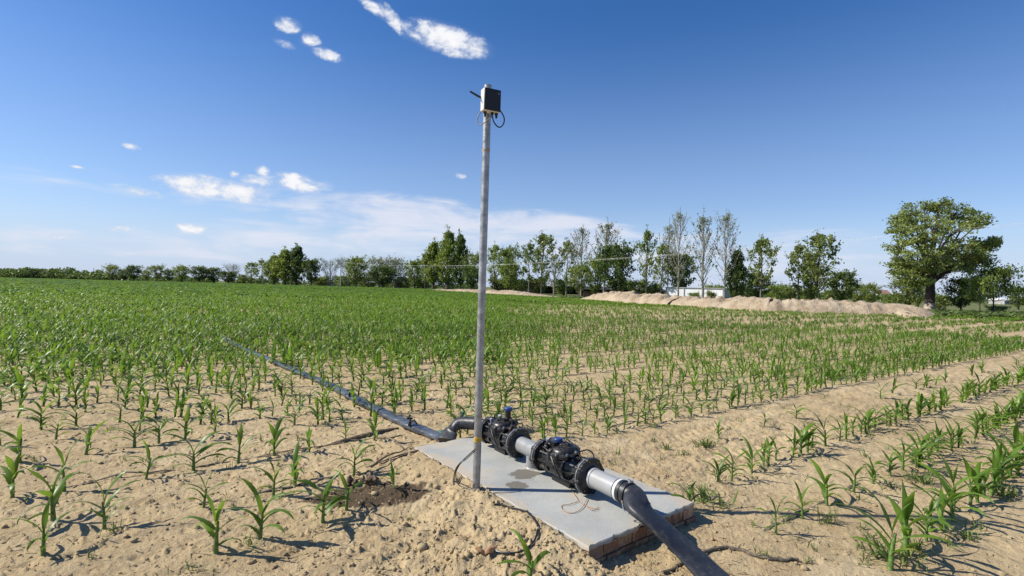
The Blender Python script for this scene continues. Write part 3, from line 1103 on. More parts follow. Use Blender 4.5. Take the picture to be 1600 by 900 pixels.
# small seedlings of weeds between the rows, mostly on the right
n = 1500
wx, wy = scatter(n, 2.6, 24, 0.8)
wpx, _ = project(wx, wy, 0.0)
rcw = wx * row_n[0] + wy * row_n[1]
dist_row = np.min(np.abs(rcw[:, None] - np.array(rows[:40])[None]), 1)
kp = (rng.rand(len(wx)) < np.where(wpx > 1150, 0.9, 0.35) * np.where(dist_row < 0.13, 1.0, 0.25)) & ~inside_slab(wx, wy, 0.06)
st, tt = slab_coords(wx, wy)
kp &= ~((st > 0.0) & (tt > -1.1) & (tt < 0.0))
kp &= np.hypot(wx, wy) > 3.0
wx, wy = wx[kp], wy[kp]
SV, SQ, ST, off = [], [], [], 0
wpr = [weed_arrays(950 + k, 9) for k in range(6)]
w_ = rng.randint(0, 6, len(wx))
hh = rng.uniform(0.035, 0.10, len(wx))
zz = height(wx, wy)
for k in range(6):
    m_ = w_ == k
    instance(wpr[k], wx[m_], wy[m_], zz[m_], hh[m_], rng.normal(0, .15, m_.sum()), 1.2)
tag(np_mesh("ground_weeds", np.concatenate(SV), np.concatenate(SQ), M["weed"], None, True, np.concatenate(ST)), "tiny weed seedlings dotted between the corn rows", "weeds", None, "stuff")
# rough verge beyond the field border
n = 16000
vx = rng.uniform(-120, 75, n)
vy = np.interp(vx, border[:, 0], border[:, 1]) + rng.uniform(0.2, 12, n) ** 1.0
SV, SQ, ST, off = [], [], [], 0
instance(clump(77, 9), vx, vy, height(vx, vy, False), rng.uniform(0.15, 0.5, n), rng.normal(-0.1, .2, n), 2.4)
tag(np_mesh("verge_grass", np.concatenate(SV), np.concatenate(SQ), M["weed"], None, False, np.concatenate(ST)), "rough grass verge between the field and the trees", "grass", None, "stuff")

# ------------------------------------------------------------------ concrete slab on bricks
slab = thing("concrete_slab", "grey concrete slab on a course of bricks carrying the valve pipework", "concrete slab", (slab_o[0], slab_o[1], 0), math.pi / 2 - A_)
# local x = long axis, local y = short axis
r = random.Random(4)


def edge_loop(step):
    pts = []
    def seg(a, b, n):
        for i in range(n):
            t = i / n
            pts.append((a[0] + (b[0] - a[0]) * t, a[1] + (b[1] - a[1]) * t))
    seg((0, 0), (SLAB_L, 0), 68); seg((SLAB_L, 0), (SLAB_L, SLAB_W), 36); seg((SLAB_L, SLAB_W), (0, SLAB_W), 68); seg((0, SLAB_W), (0, 0), 36)
    return pts


base = edge_loop(0.03)
V, Fc = [], []
n = len(base)
off1 = [0.004 * perlin(i * 0.13, 0.5, 3).item() * 2 + r.gauss(0, 0.0012) - (r.uniform(.004, .018) if r.random() < 0.12 else 0) for i in range(n)]
cxm, cym = SLAB_L / 2, SLAB_W / 2
for lvl, (zz_, ins) in enumerate(((SLAB_Z - 0.026, -0.004), (SLAB_Z - 0.006, 0.0), (SLAB_Z, -0.006), (SLAB_Z + 0.0005, -0.06))):
    for i, (x, y) in enumerate(base):
        nx = (-1 if x < 1e-6 else 1 if x > SLAB_L - 1e-6 else 0)
        ny = (-1 if y < 1e-6 else 1 if y > SLAB_W - 1e-6 else 0)
        o_ = ins + (off1[i] if lvl < 3 else 0) + (r.gauss(0, 0.002) if lvl == 0 else 0)
        zj = (r.gauss(0, 0.005) if lvl == 0 else 0)
        V.append((min(max(x, -o_), SLAB_L + o_), min(max(y, -o_), SLAB_W + o_), zz_ + zj))
for l in range(3):
    for i in range(n):
        j = (i + 1) % n
        Fc.append((l * n + i, l * n + j, (l + 1) * n + j, (l + 1) * n + i))
Fc.append(tuple(3 * n + i for i in range(n)))
mb = MB(); mb.add(V, Fc)
mb.build("slab_top", M["concrete"], slab)
# brick course under it: each brick its own faces, one patterned part
mb, tints = MB(), []
bl, gap = 0.118, 0.008


def brick(cx_, cy_, sx_, sy_, z, hgt):
    d = [r.gauss(0, 0.003) for _ in range(3)]
    mb.box((cx_ + d[0], cy_ + d[1], z + d[2] * 0.4), (sx_, sy_, hgt))
    tints.extend([r.random()] * 8)


y = 0.008
while y < SLAB_W - 0.03:
    w = min(bl * r.uniform(0.92, 1.06), SLAB_W - 0.008 - y)
    brick(SLAB_L - 0.065, y + w / 2, 0.11, w, 0.063, 0.062)
    brick(SLAB_L - 0.060, y + w / 2 + 0.02, 0.11, w, -0.006, 0.062)
    y += w + gap
x = 0.13
while x < SLAB_L - 0.2:
    w = min(bl * 2 * r.uniform(0.95, 1.03), SLAB_L - 0.135 - x)
    brick(x + w / 2, 0.065, w, 0.11, 0.063, 0.062)
    brick(x + w / 2, SLAB_W - 0.065, w, 0.11, 0.063, 0.062)
    x += w + gap
o = mb.build("brick_course", M["brick"], slab, False)
a_ = o.data.attributes.new("tint", "FLOAT", "POINT")
a_.data.foreach_set("value", tints)
mb = MB()
mb.box((SLAB_L / 2, SLAB_W / 2, 0.042), (SLAB_L - 0.05, SLAB_W - 0.05, 0.10))
M["mortar"] = simple("mortar", (0.30, 0.23, 0.15), 0.95, 0, 0.3, 20, 0.01, 40)
mb.build("mortar_bed", M["mortar"], slab, False)

# ------------------------------------------------------------------ pole with its control box
pb = ground(744, 766)
ptop = at(762.5, 133, pb.y + 0.01)
pole = thing("steel_pole", "tall galvanised steel pole standing in the soil beside the slab", "pole", pb)
d = ptop - pb
mb = MB()
mb.tube([Vector((0, 0, -0.12)) - d * 0.01] + [d * t for t in (0.0, 0.25, 0.5, 0.75, 0.999)], 0.0262, 20)
mb.build("pole_tube", M["galv"], pole)
mb = MB()
mb.lathe(d * ((766 - 690) / 633.0), d, [(0, 0.0265), (0.0005, 0.0270), (0.034, 0.0270), (0.0345, 0.0265)], 20)
mb.build("yellow_band", M["yellow"], pole)
mb = MB()
mb.lathe(d * ((766 - 238) / 633.0), d, [(0, 0.0263), (0.001, 0.0268), (0.016, 0.0268), (0.017, 0.0263)], 20)
M["rust"] = simple("rust_ring", (0.42, 0.33, 0.22), 0.8, 0, 0.3, 60)
mb.build("rust_ring", M["rust"], pole)

bc = at(766.5, 158.5, pb.y - 0.068)
box = thing("control_box", "small box with black front panel and white sides clamped near the pole top", "control box", bc, math.radians(27))
mb = MB(); mb.box((0, 0.0, 0), (0.122, 0.058, 0.148)); mb.build("housing", M["white"], box, True, 0.006)
mb = MB(); mb.box((0, -0.0335, 0.0), (0.118, 0.009, 0.144)); fp = mb.build("front_panel", M["panel"], box, True, 0.003)
mb = MB(); mb.lathe((0.042, -0.0378, 0.046), (0, -1, 0), [(0, 0.004), (0.002, 0.004), (0.0025, 0.0)], 12); mb.build("indicator", M["steel"], fp)
mb = MB(); mb.box((0.0, 0.048, 0.03), (0.05, 0.04, 0.03)); mb.box((0, 0.048, -0.045), (0.05, 0.04, 0.03)); mb.build("mounting_bracket", M["galv"], box, True, 0.002)
mb = MB()
mb.tube([(-0.055, 0.024, 0.022), (-0.08, 0.03, 0.030), (-0.135, 0.035, 0.052)], [0.0075, 0.007, 0.006], 10)
mb.build("antenna", M["black"], box)
for gx, gy in ((-0.036, 0.004), (0.012, -0.004), (0.044, -0.002)):
    mb = MB(); mb.lathe((gx, gy, -0.074), (0, 0, -1), [(0, 0.011), (0.012, 0.011), (0.013, 0.008), (0.032, 0.0075), (0.034, 0.0)], 12)
    mb.build("cable_gland", M["black"], box)


def bez(pts, n=40):
    """smooth path through points (Catmull-Rom)"""
    P = [Vector(p) for p in pts]
    P = [P[0] * 2 - P[1]] + P + [P[-1] * 2 - P[-2]]
    out = []
    m = len(P) - 3
    per = max(2, n // m)
    for i in range(m):
        a, b, c_, d_ = P[i:i + 4]
        for k in range(per):
            t = k / per
            out.append(0.5 * ((2 * b) + (c_ - a) * t + (2 * a - 5 * b + 4 * c_ - d_) * t * t + (3 * b - a - 3 * c_ + d_) * t ** 3))
    out.append(P[-2])
    return out


def lay(path, r_):
    """let a path rest on the soil wherever the soil rises above it"""
    return [Vector((p.x, p.y, max(p.z, hz(p.x, p.y) + r_))) for p in path]


iw = Matrix.LocRotScale(bc, Matrix.Rotation(math.radians(27), 3, "Z"), None).inverted()
yb = bc.y
loopR = [iw @ at(x, y, yb + dy) for x, y, dy in ((769, 172, 0.0), (769.5, 183, 0), (773, 193, -.01), (780, 199, -.01), (786, 195, 0), (788, 187, 0.01), (786, 180, 0.01), (780.5, 171, 0.0))]
mb = MB(); mb.tube(bez(loopR, 60), 0.0042, 8); mb.build("cable_loop", M["rubber"], box)
M["greycable"] = simple("grey_cable", (0.24, 0.24, 0.25), 0.5, 0, 0.2, 40)
loopL = [iw @ at(x, y, yb + dy) for x, y, dy in ((756, 170, 0.0), (749, 178, -.01), (745.5, 188, -.015), (750, 195, -.03), (757, 192, -.05), (765, 185, -.04), (769, 181, -.01))]
mb = MB(); mb.tube(bez(loopL, 60), 0.0036, 8); mb.build("cable_loop", M["greycable"], box)

# cable that leaves the pole for the ground
mb = MB()
pts = [at(742, 702, pb.y - 0.03), at(731, 712, pb.y - 0.04), at(717, 726, pb.y - 0.05), at(711, 737, pb.y + 0.01), ground(709, 752), ground(710, 766) - Vector((0, 0, .03))]
mb.tube(bez(pts, 50), 0.0048, 8)
pts2 = [at(742, 705, pb.y - 0.03), at(729, 717, pb.y - 0.06), at(719, 725, pb.y - 0.06), at(712, 741, pb.y), ground(716, 758) + Vector((0, 0, .004)), ground(719, 747) + Vector((0, 0, .01))]
mb.tube(bez(pts2, 50), 0.0032, 8)
tag(mb.build("signal_cable", M["rubber"]), "black pair of wires hanging from the pole down to the soil", "cable")
mb = MB()
cp = [(772, 790), (785, 791), (800, 796), (814, 799), (828, 806), (836, 816), (840, 828), (836, 845), (825, 858), (808, 866), (785, 866), (765, 860)]
mb.tube(lay(bez([ground(x, y) + Vector((0, 0, 0.008)) for x, y in cp], 120), 0.006), 0.0058, 8)
tag(mb.build("loose_cable", M["rubber"]), "thin black cable curling over the dug soil in front of the slab", "cable")

# ------------------------------------------------------------------ valve pipework on the slab
VA, VB = Vector((-0.255, 4.60, SLAB_Z)), Vector((0.565, 3.395, SLAB_Z))
vdir = (VB - VA).normalized()
va_rz = math.atan2(vdir.y, vdir.x)
va = thing("valve_pipework", "grey pipe run with two black bolted valves and flanges lying along the slab", "irrigation valve", VA, va_rz)
AX = 0.133                                                     # height of the pipe axis above the slab
rv = random.Random(9)


def bolts(parent, s, r_, n, both=True, hr=0.0095, ph=0.2):
    mb = MB()
    for k in range(n):
        q = 2 * math.pi * k / n + ph
        y, z = r_ * math.cos(q), AX + r_ * math.sin(q)
        mb.lathe((s - 0.038, y, z), (1, 0, 0), [(0, 0), (0, hr * .62), (0.012, hr * .62), (0.012, hr), (0.021, hr), (0.021, hr * .55), (0.055, hr * .55), (0.055, hr), (0.064, hr), (0.0655, 0)], 6)
    mb.build("bolts", M["steel"], parent, False)


def flange(s, ring=None, r_=0.113, bolt_n=8, thick=0.022):
    mb = MB()
    mb.lathe((s - thick, 0, AX), (1, 0, 0), [(0, 0.055), (0, r_ - 0.004), (0.003, r_), (thick - .003, r_), (thick, r_ - .003), (thick, 0.055)], 40)
    mb.lathe((s + 0.004, 0, AX), (1, 0, 0), [(0, 0.055), (0, r_ - 0.004), (0.003, r_ - .001), (thick - .003, r_ - .001), (thick, r_ - .004), (thick, 0.090), (thick + .006, 0.074), (thick + .018, 0.068), (thick + 0.018, .05)], 40)
    # scalloped lugs where the bolts pass
    for k in range(bolt_n):
        q = 2 * math.pi * k / bolt_n + 0.2
        mb.lathe((s - thick - 0.004, (r_ - 0.016) * math.cos(q), AX + (r_ - 0.016) * math.sin(q)), (1, 0, 0), [(0, 0), (0, 0.0215), (thick * 2 + 0.009, 0.0215), (thick * 2 + 0.009, 0)], 12)
    o = mb.build("flange", M["black"], va)
    if ring:
        m2 = MB()
        m2.lathe((s - 0.0005, 0, AX), (1, 0, 0), [(0, 0.06), (0, r_ + 0.003), (0.001, r_ + 0.0045), (0.0045, r_ + 0.0045), (0.005, r_ + 0.003), (0.005, .06)], 40)
        m2.build("gasket_ring", ring, o)
    bolts(o, s, r_ - 0.016, bolt_n)
    return o


def pipe(name, s0, s1, mat, r_=0.0625):
    mb = MB()
    mb.lathe((s0, 0, AX), (1, 0, 0), [(0, r_ - .006), (0, r_), (s1 - s0, r_), (s1 - s0, r_ - .006)], 40)
    return mb.build(name, mat, va)


def valve(s0, s1, seed, capdir, cap_h):
    r = random.Random(seed)
    mid, L_ = (s0 + s1) / 2, s1 - s0
    mb = MB()
    mb.lathe((s0, 0, AX), (1, 0, 0), [(0, .058), (0, .068), (.03, .066), (L_ * .25, .084), (L_ * .4, .096), (L_ * .6, .096), (L_ * .75, .084), (L_ - .03, .066), (L_, .068), (L_, .058)], 36)
    for k in range(10):                                        # strengthening ribs
        q = 2 * math.pi * k / 10
        c, s = math.cos(q), math.sin(q)
        Mx = Matrix.Rotation(q, 3, "X")
        mb.box(Vector((mid, 0.074 * c, AX + 0.074 * s)), (L_ * 0.86, 0.052, 0.010), Mx)
    for dx in (-0.085, 0.085):
        mb.lathe((mid + dx - 0.006, 0, AX), (1, 0, 0), [(0, .07), (0, .100), (.012, .100), (.012, .07)], 30)
    mb.box((mid, 0, 0.020), (L_ * 0.45, 0.07, 0.036))          # foot
    body = mb.build("valve_body", M["black"], va)
    # bonnet: two bolted plates and a ribbed dome
    ax = Vector((0.10, -0.16, 1)).normalized()
    o_ = Vector((mid, -0.006, AX + 0.055))
    mb = MB()
    mb.lathe(o_, ax, [(0, .05), (0, .104), (.004, .108), (.022, .108), (.025, .104), (.025, .05)], 16)
    mb.lathe(o_ + ax * 0.028, ax, [(0, .05), (0, .104), (.004, .108), (.020, .108), (.024, .100), (.030, .086), (.042, .080), (.052, .062), (.057, .030), (.057, 0)], 16)
    ref = ax.cross(Vector((1, 0, 0))).normalized()
    rf2 = ax.cross(ref)
    for k in range(8):
        q = 2 * math.pi * k / 8 + 0.3
        p = ref * math.cos(q) + rf2 * math.sin(q)
        mb.tube([o_ + ax * 0.042 + p * 0.098, o_ + ax * 0.068 + p * 0.066, o_ + ax * 0.086 + p * 0.02], [0.008, 0.007, 0.005], 6)
        mb.lathe(o_ + p * 0.100 - ax * 0.004, ax, [(0, 0), (0, .018), (.060, .018), (.060, 0)], 10)
    bon = mb.build("bonnet", M["black"], va)
    mb = MB()
    for k in range(8):
        q = 2 * math.pi * k / 8 + 0.3
        p = ref * math.cos(q) + rf2 * math.sin(q)
        mb.lathe(o_ + p * 0.100 + ax * 0.055, ax, [(0, .011), (.009, .011), (.010, .006), (.016, .006), (.016, 0)], 6)
    mb.build("bolts", M["steel"], bon, False)
    # pilot solenoid with its cap
    so = Vector((mid + capdir[0], capdir[1], AX + 0.10))
    mb = MB()
    mb.lathe(so, (0, 0, 1), [(0, 0), (0, .030), (cap_h * .45, .030), (cap_h * .5, .024), (cap_h, .024), (cap_h, 0)], 20)
    mb.box(so + Vector((0.0, -0.03, 0.035)), (0.045, 0.05, 0.04))
    mb.tube([so + Vector((0.02, 0, 0.04)), so + Vector((0.085, 0.02, 0.045)), so + Vector((0.10, 0.03, 0.02))], 0.013, 8)
    mb.lathe(so + Vector((-0.05, -0.05, -0.015)), (0.3, -0.5, 1), [(0, 0), (0, .018), (.05, .018), (.052, .012), (.07, .012), (.07, 0)], 12)
    mb.build("solenoid", M["black"], va)
    mb = MB()
    mb.lathe(so + Vector((0, 0, cap_h)), (0, 0, 1), [(0, .022), (0, .032), (.004, .0345), (.022, .0345), (.027, .030), (.027, 0)], 18)
    mb.build("solenoid_cap", M["blue"], va)
    # control tubes and fittings
    for q, pts in enumerate((
        [(s0 + .05, -0.05, AX + .055), (s0 + .07, -.085, AX + .10), (mid - .05, -.10, AX + .085), (mid + .04, -.125, AX + .02), (mid + .09, -.11, AX - .05)],
        [(s0 + .04, .02, AX + .07), (s0 + .02, .01, AX + .13), (mid - .04, 0.0, AX + .17), (mid + .03, .01, AX + .15), so + Vector((0.03, 0, .05))],
        [(s1 - .04, -.02, AX + .075), (s1 - .02, -.03, AX + .12), (mid + .08, .03, AX + .15), so + Vector((0.01, .025, .05))],
        [(mid + .10, .05, AX + .11), (mid + .17, .06, AX + .14), (s1 + .02, .05, AX + .13), (s1 + .05, .03, AX + .09)])):
        mb = MB(); mb.tube(bez(pts, 30), 0.0052, 8); mb.build("control_tube", M["rubber"], va)
    mb = MB()
    for p in ((s0 + .045, -.05, AX + .055), (s1 - .045, -.02, AX + .078), (mid + .055, -.06, AX + .085)):
        mb.lathe(p, (rv.uniform(-.4, .4), -.3, 1), [(0, 0), (0, .011), (.018, .011), (.018, .007), (.028, .007), (.028, 0)], 6)
    M.setdefault("fitting", simple("pinkish_brass", (0.50, 0.34, 0.25), 0.4, 0.5, 0.2, 40))
    mb.build("brass_fittings", M["fitting"], va)
    mb = MB()
    mb.lathe(so + Vector((-0.05, -0.05, 0.055)), (0.3, -0.5, 1), [(0, 0), (0, .015), (.02, .013), (.021, 0)], 12)
    mb.lathe((mid - 0.095, -0.06, AX + .105), (0, -.3, 1), [(0, 0), (0, .012), (.03, .012), (.03, 0)], 8)
    mb.build("pressure_plug", M["gasket"], va)
    # plate with raised edge on the flank
    mb = MB(); mb.box((mid - 0.035, -0.106, AX + 0.012), (0.075, 0.006, 0.045)); mb.build("nameplate", M["rubber"], va, True, 0.002)
    return body


p_in = pipe("inlet_pipe", -0.05, 0.165, M["white"], 0.052)
flange(0.175)
valve(0.195, 0.560, 1, (0.02, 0.03), 0.115)
flange(0.592, M["gasket"])
tee = pipe("tee_pipe", 0.61, 0.905, M["pvc"])
mb = MB()
mb.lathe((0.79, 0, 0.0), (0, 0, 1), [(0, .060), (.001, .060), (.006, .056), (.007, .048), (AX, .048)], 32)
mb.build("tee_stub", M["pvc"], tee)
mb = MB(); mb.lathe((0.885, 0, AX), (1, 0, 0), [(0, .06), (0, .0665), (.012, .068), (.02, .068), (.02, .06)], 40); mb.build("pipe_collar", M["gasket"], tee)
flange(0.930, M["gasket"])
valve(0.955, 1.385, 2, (-0.055, -0.02), 0.050)
flange(1.418, M["gasket"], 0.117)
po = pipe("outlet_pipe", 1.435, 1.70, M["pvc_pale"])
mb = MB(); mb.lathe((1.465, 0, AX), (1, 0, 0), [(0, .06), (0, .066), (.004, .0675), (.016, .0675), (.02, .066), (.02, .06)], 40); mb.build("pipe_collar", M["gasket"], po)
mb = MB(); mb.lathe((1.690, 0, AX), (1, 0, 0), [(0, .06), (0, .0665), (.003, .068), (.008, .068), (.008, .06)], 40); mb.build("black_seal", M["rubber"], po)
mb = MB(); mb.lathe((1.698, 0, AX), (1, 0, 0), [(0, .06), (0, .067), (.003, .069), (.020, .069), (.022, .066), (.022, .055)], 40); mb.build("white_collar", M["white"], po)

# ------------------------------------------------------------------ outlet hose that flattens and runs off towards the camera
vm = Matrix.LocRotScale(VA, Matrix.Rotation(va_rz, 3, "Z"), None)
p0 = vm @ Vector((1.712, 0, AX)); p1 = vm @ Vector((1.76, 0, AX)); p2 = vm @ Vector((1.82, 0, AX - .002)); p3 = vm @ Vector((1.88, 0.0, AX - .012))
h_pts = [p0, p1, p2]
h_fl = [(.066, .066), (.066, .066), (.069, .060)]
for px, py, z, w, hh in ((1000, 795, .232, .080, .034), (1036, 827, .158, .086, .019), (1074, 862, .090, .087, .017), (1108, 896, .050, .088, .017), (1150, 939, .035, .088, .017), (1210, 1000, .03, .088, .017)):
    h_pts.append(on(px, py, z)); h_fl.append((w, hh))
path = bez(h_pts, 72)
xs = np.linspace(0, 1, len(h_pts)); xq = np.linspace(0, 1, len(path))
fl = list(zip(np.interp(xq, xs, [a for a, b in h_fl]), np.interp(xq, xs, [b for a, b in h_fl])))
hose = thing("outlet_hose", "black lay-flat hose clamped to the pipe end and running off the slab corner", "hose", (p0.x, p0.y, 0))
inv = Vector((p0.x, p0.y, 0))
mb = MB()
mb.tube([p - inv for p in path], 0, 28, True, fl)
ho = mb.build("hose_body", M["hose"], hose)
tex = None
mb = MB()
for s, r_ in ((1.735, .070), (1.775, .071)):
    mb.lathe(vm @ Vector((s, 0, AX)) - inv, vdir, [(0, .060), (0, r_), (.002, r_ + .002), (.012, r_ + .002), (.014, r_), (.014, .06)], 36)
cl = mb.build("hose_clamp", M["rubber"], hose)
mb = MB()
q = vm @ Vector((1.742, 0.03, AX + .066)) - inv
mb.lathe(q, vdir, [(0, 0), (0, .010), (.02, .010), (.02, 0)], 8)
q = vm @ Vector((1.782, 0.01, AX + .073)) - inv
mb.lathe(q, vdir.cross(Vector((0, 0, 1))), [(-.018, 0), (-.018, .007), (.018, .007), (.018, 0)], 8)
mb.build("clamp_screw", M["steel"], cl)
mb = MB()
c0 = vm @ Vector((1.79, -.072, AX - .02)) - inv
mb.tube(bez([c0, c0 + Vector((.01, -.01, -.05)), c0 + Vector((.03, -.03, -.07)), c0 + Vector((.035, -.035, -.03))], 16), .004, 6)
mb.build("strap_end", M["gasket"], cl)

# inlet elbow: the hose that folds down from the left end of the pipe to the ground
e_pts = [vm @ Vector((0.03, 0, AX)), vm @ Vector((-0.06, 0, AX))]
e_fl = [(.056, .056), (.058, .058)]
for px, py, Yd, w, hh in ((722, 661, 4.72, .060, .056), (712, 665, 4.72, .066, .048), (704, 675, 4.70, .078, .030), (697, 688, 4.62, .082, .024)):
    e_pts.append(at(px, py, Yd)); e_fl.append((w, hh))
path = bez(e_pts, 50)
xs = np.linspace(0, 1, len(e_pts)); xq = np.linspace(0, 1, len(path))
fl = list(zip(np.interp(xq, xs, [a for a, b in e_fl]), np.interp(xq, xs, [b for a, b in e_fl])))
el_ = thing("inlet_hose", "short black hose elbow folding from the pipe's left end down to the ground", "hose", (e_pts[-1].x, e_pts[-1].y, 0))
inv = Vector((e_pts[-1].x, e_pts[-1].y, 0))
mb = MB(); mb.tube([p - inv for p in path], 0, 22, True, fl); mb.build("hose_body", M["hose"], el_)
mb = MB()
for s in (-0.035, -0.01):
    mb.lathe(vm @ Vector((s, 0, AX)) - inv, vdir, [(0, .05), (0, .059), (.002, .061), (.010, .061), (.012, .059), (.012, .05)], 30)
mb.build("hose_clamp", M["rubber"], el_)

# main hose across the field
mp = [(697, 687), (672, 677), (640, 664), (612, 651), (590, 640), (565, 628), (545, 617), (520, 604), (490, 591), (465, 580), (440, 570), (412, 558), (380, 545), (345, 526), (310, 506), (275, 485), (240, 467), (215, 455)]
pts = []
for i, (px, py) in enumerate(mp):
    p = ground(px, py)
    lift = 0.035
    q = on(px, py, p.z + lift)
    pts.append(q)
path = bez(pts, 190)
rw = random.Random(2)
fl = []
for i, p in enumerate(path):
    w = 0.066 + 0.006 * math.sin(i * 0.9) + rw.uniform(-.005, .005)
    w *= 1 - 0.25 * max(0, min(1, (p.length - 9) / 10))
    fl.append((w, 0.036 + rw.uniform(-.006, .004)))
mb = MB(); mb.tube(path, 0, 16, True, fl)
mh = thing("main_hose", "long dusty grey-black hose lying across the field to the left", "hose", (pts[0].x, pts[0].y, 0))
o = mb.build("hose_body", M["main_hose"], mh); o.location = -Vector((pts[0].x, pts[0].y, 0))
for px, py in ((640, 663), (546, 617)):
    mb = MB()
    q = on(px, py, ground(px, py).z + .075) - Vector((pts[0].x, pts[0].y, 0))
    mb.lathe(q, (0.2, 0.1, 1), [(-.02, 0), (-.02, .016), (.03, .016), (.03, .009), (.05, .009), (.05, 0)], 10)
    mb.tube([q + Vector((0, 0, .02)), q + Vector((.05, -.02, .05)), q + Vector((.08, -.03, .01))], .009, 8)
    mb.box(q + Vector((0, 0, .06)), (.06, .015, .018))
    mb.build("outlet_fitting", M["rubber"], mh)
mb = MB()
q = ground(691, 688) - Vector((pts[0].x, pts[0].y, 0))
M["greenrag"] = simple("green_rag", (0.10, 0.22, 0.16), 0.8, 0, 0.5, 60)
mb.tube([q + Vector((-.03, .05, .07)), q + Vector((.02, -.02, .06)), q + Vector((.06, -.05, .02))], [.02, .018, .008], 8)
mb.build("green_wrapping", M["greenrag"], mh)

# thin black tube in the lower right corner
cp = [(1036, 897), (1050, 893), (1063, 884), (1072, 876), (1095, 868), (1112, 861), (1132, 858), (1152, 861), (1175, 869), (1200, 875), (1225, 878), (1247, 877)]
mb = MB(); mb.tube(lay(bez([ground(x, y) + Vector((0, 0, .008)) for x, y in cp], 110), .008), 0.0095, 10)
tag(mb.build("drip_tube", M["tape"]), "dusty thin tube passing under the black hose in the sand", "tube")
# copper wires on the slab
mb = MB()
wz = SLAB_Z + 0.004
for w in ([(888, 752), (893, 765), (900, 776), (905, 783), (915, 790), (930, 795), (936, 793)], [(905, 783), (890, 788), (878, 790), (880, 797), (893, 802), (906, 797), (913, 788), (918, 779)], [(913, 788), (925, 797), (935, 796)]):
    mb.tube(bez([on(x, y, wz + rv.uniform(0, .006)) for x, y in w], 40), 0.0019, 6)
tag(mb.build("copper_wire", M["brass"]), "thin reddish loose wires trailing on the slab below the second valve", "wire")
mb = MB()
v2 = vm @ Vector((1.17, -0.10, AX + .02))
mb.tube(bez([v2, at(885, 735, v2.y - .06), at(889, 748, v2.y - .10), on(893, 762, wz), on(902, 771, wz)], 30), 0.0036, 8)
tag(mb.build("valve_cable", M["rubber"]), "black lead hanging from the second valve to the slab", "cable")

# blue tap beyond the pole, on a thin riser
tp = ground(722, 664)
tap = thing("drip_tap", "small blue-handled tap on a black riser left of the pole", "tap", tp)
mb = MB(); mb.tube([(0, 0, -.02), (0, 0, .11)], .012, 8); mb.tube([(-.05, 0, .02), (.06, 0, .02)], .011, 8); mb.build("riser", M["black"], tap)
mb = MB(); mb.box((0, 0, .128), (.055, .02, .03)); mb.lathe((0, 0, .10), (0, 0, 1), [(0, 0), (0, .018), (.02, .018), (.02, 0)], 10); mb.build("handle", M["blue"], tap, True, .004)

# stick, soil lump, dry leaf, drip tapes
def stick(pxs, rads, lab, name="dry_stick", mat="wood", lift=0.012):
    mb = MB()
    P = [ground(x, y) + Vector((0, 0, lift + (l if len(p) > 2 else 0))) for p in pxs for (x, y, l) in [tuple(p) + ((0,) if len(p) == 2 else ())]]
    path = bez(P, 30)
    R = list(np.interp(np.linspace(0, 1, len(path)), np.linspace(0, 1, len(rads)), rads))
    mb.tube(path, R, 8)
    return tag(mb.build(name, M[mat]), lab, "stick")


stick([(498, 701), (530, 692), (560, 685), (590, 677), (622, 670)], [.004, .022, .030, .030, .012], "thick grey stick half sunk in the sand left of the slab", lift=0.004)
stick([(580, 736, .02), (600, 725, .04), (616, 716, .03), (626, 711, .015), (643, 704, .03)], [.010, .008, .007, .005, .003], "thin dark twig leaning from the soil lump towards the slab")
stick([(617, 691), (624, 697), (630, 703)], [.004, .006, .003], "short crooked twig on the sand near the slab's left corner")
stick([(624, 694), (640, 694), (655, 692)], [.003, .004, .002], "straight thin twig beside the slab's left corner")
lp = ground(573, 758)
mb = MB(); rl = random.Random(8)
for k in range(13):
    c_ = Vector((rl.gauss(0, .085), rl.gauss(0, .03), rl.uniform(0.0, .05)))
    c_.z += .02 - abs(c_.x) * .2
    V_ = [c_ + Vector(p) * rl.uniform(.018, .036) * Vector((1.6, 1, .8)).length / 2 for p in ico]
    mb.add([(v.x, v.y, v.z) for v in V_], [tuple(f) for f in icof])
for k in range(26):
    a_ = rl.uniform(0, 6.28); b_ = Vector((rl.gauss(0, .09), rl.gauss(0, .03), .03))
    mb.tube([b_, b_ + Vector((math.cos(a_) * .06, math.sin(a_) * .05, rl.uniform(-.01, .04)))], [.003, .001], 4)
M["rootball"] = simple("root_ball", (0.24, 0.17, 0.11), 0.95, 0, 0.5, 40, 0.01, 40)
o = mb.build("soil_lump", M["rootball"]); o.location = lp
tag(o, "dark clump of roots and soil left of the slab", "soil lump")
mb = MB()
lf = ground(757, 866)
v, q, t = leaf_arr(0.0, 0.4, 0.075, 0.045, 1.1, 0.9, 5, .4, .8)
mb.add(v, [tuple(f) for f in q])
v, q, t = leaf_arr(0.0, 3.0, 0.06, 0.035, 0.9, 1.1, 5, .7, -.8)
mb.add(v, [tuple(f) for f in q])
o = mb.build("dry_leaf", M["dryleaf"]); o.location = lf + Vector((0, 0, .004))
o.modifiers.new("solid", "SOLIDIFY").thickness = 0.0008
tag(o, "curled brown dry leaf at the end of the loose cable", "dry leaf")


def drip(c, s0, s1, lab, dz=0.006):
    P = []
    s = s0
    rd = random.Random(int(c * 100 + s0 * 10))
    while s <= s1:
        x, y = s * row_t[0] + (c + .06 + .02 * math.sin(s * 1.7)) * row_n[0], s * row_t[1] + (c + .06 + .02 * math.sin(s * 1.7)) * row_n[1]
        P.append(Vector((x, y, hz(x, y) + dz + rd.gauss(0, .010))))
        s += .12
    mb = MB(); mb.tube(P, 0, 8, True, [(.011, .004)] * len(P))
    tag(mb.build("drip_tape", M["tape"]), lab, "drip tape")


def s_of(px, py):
    p = on(px, py)
    return p.x * row_t[0] + p.y * row_t[1]


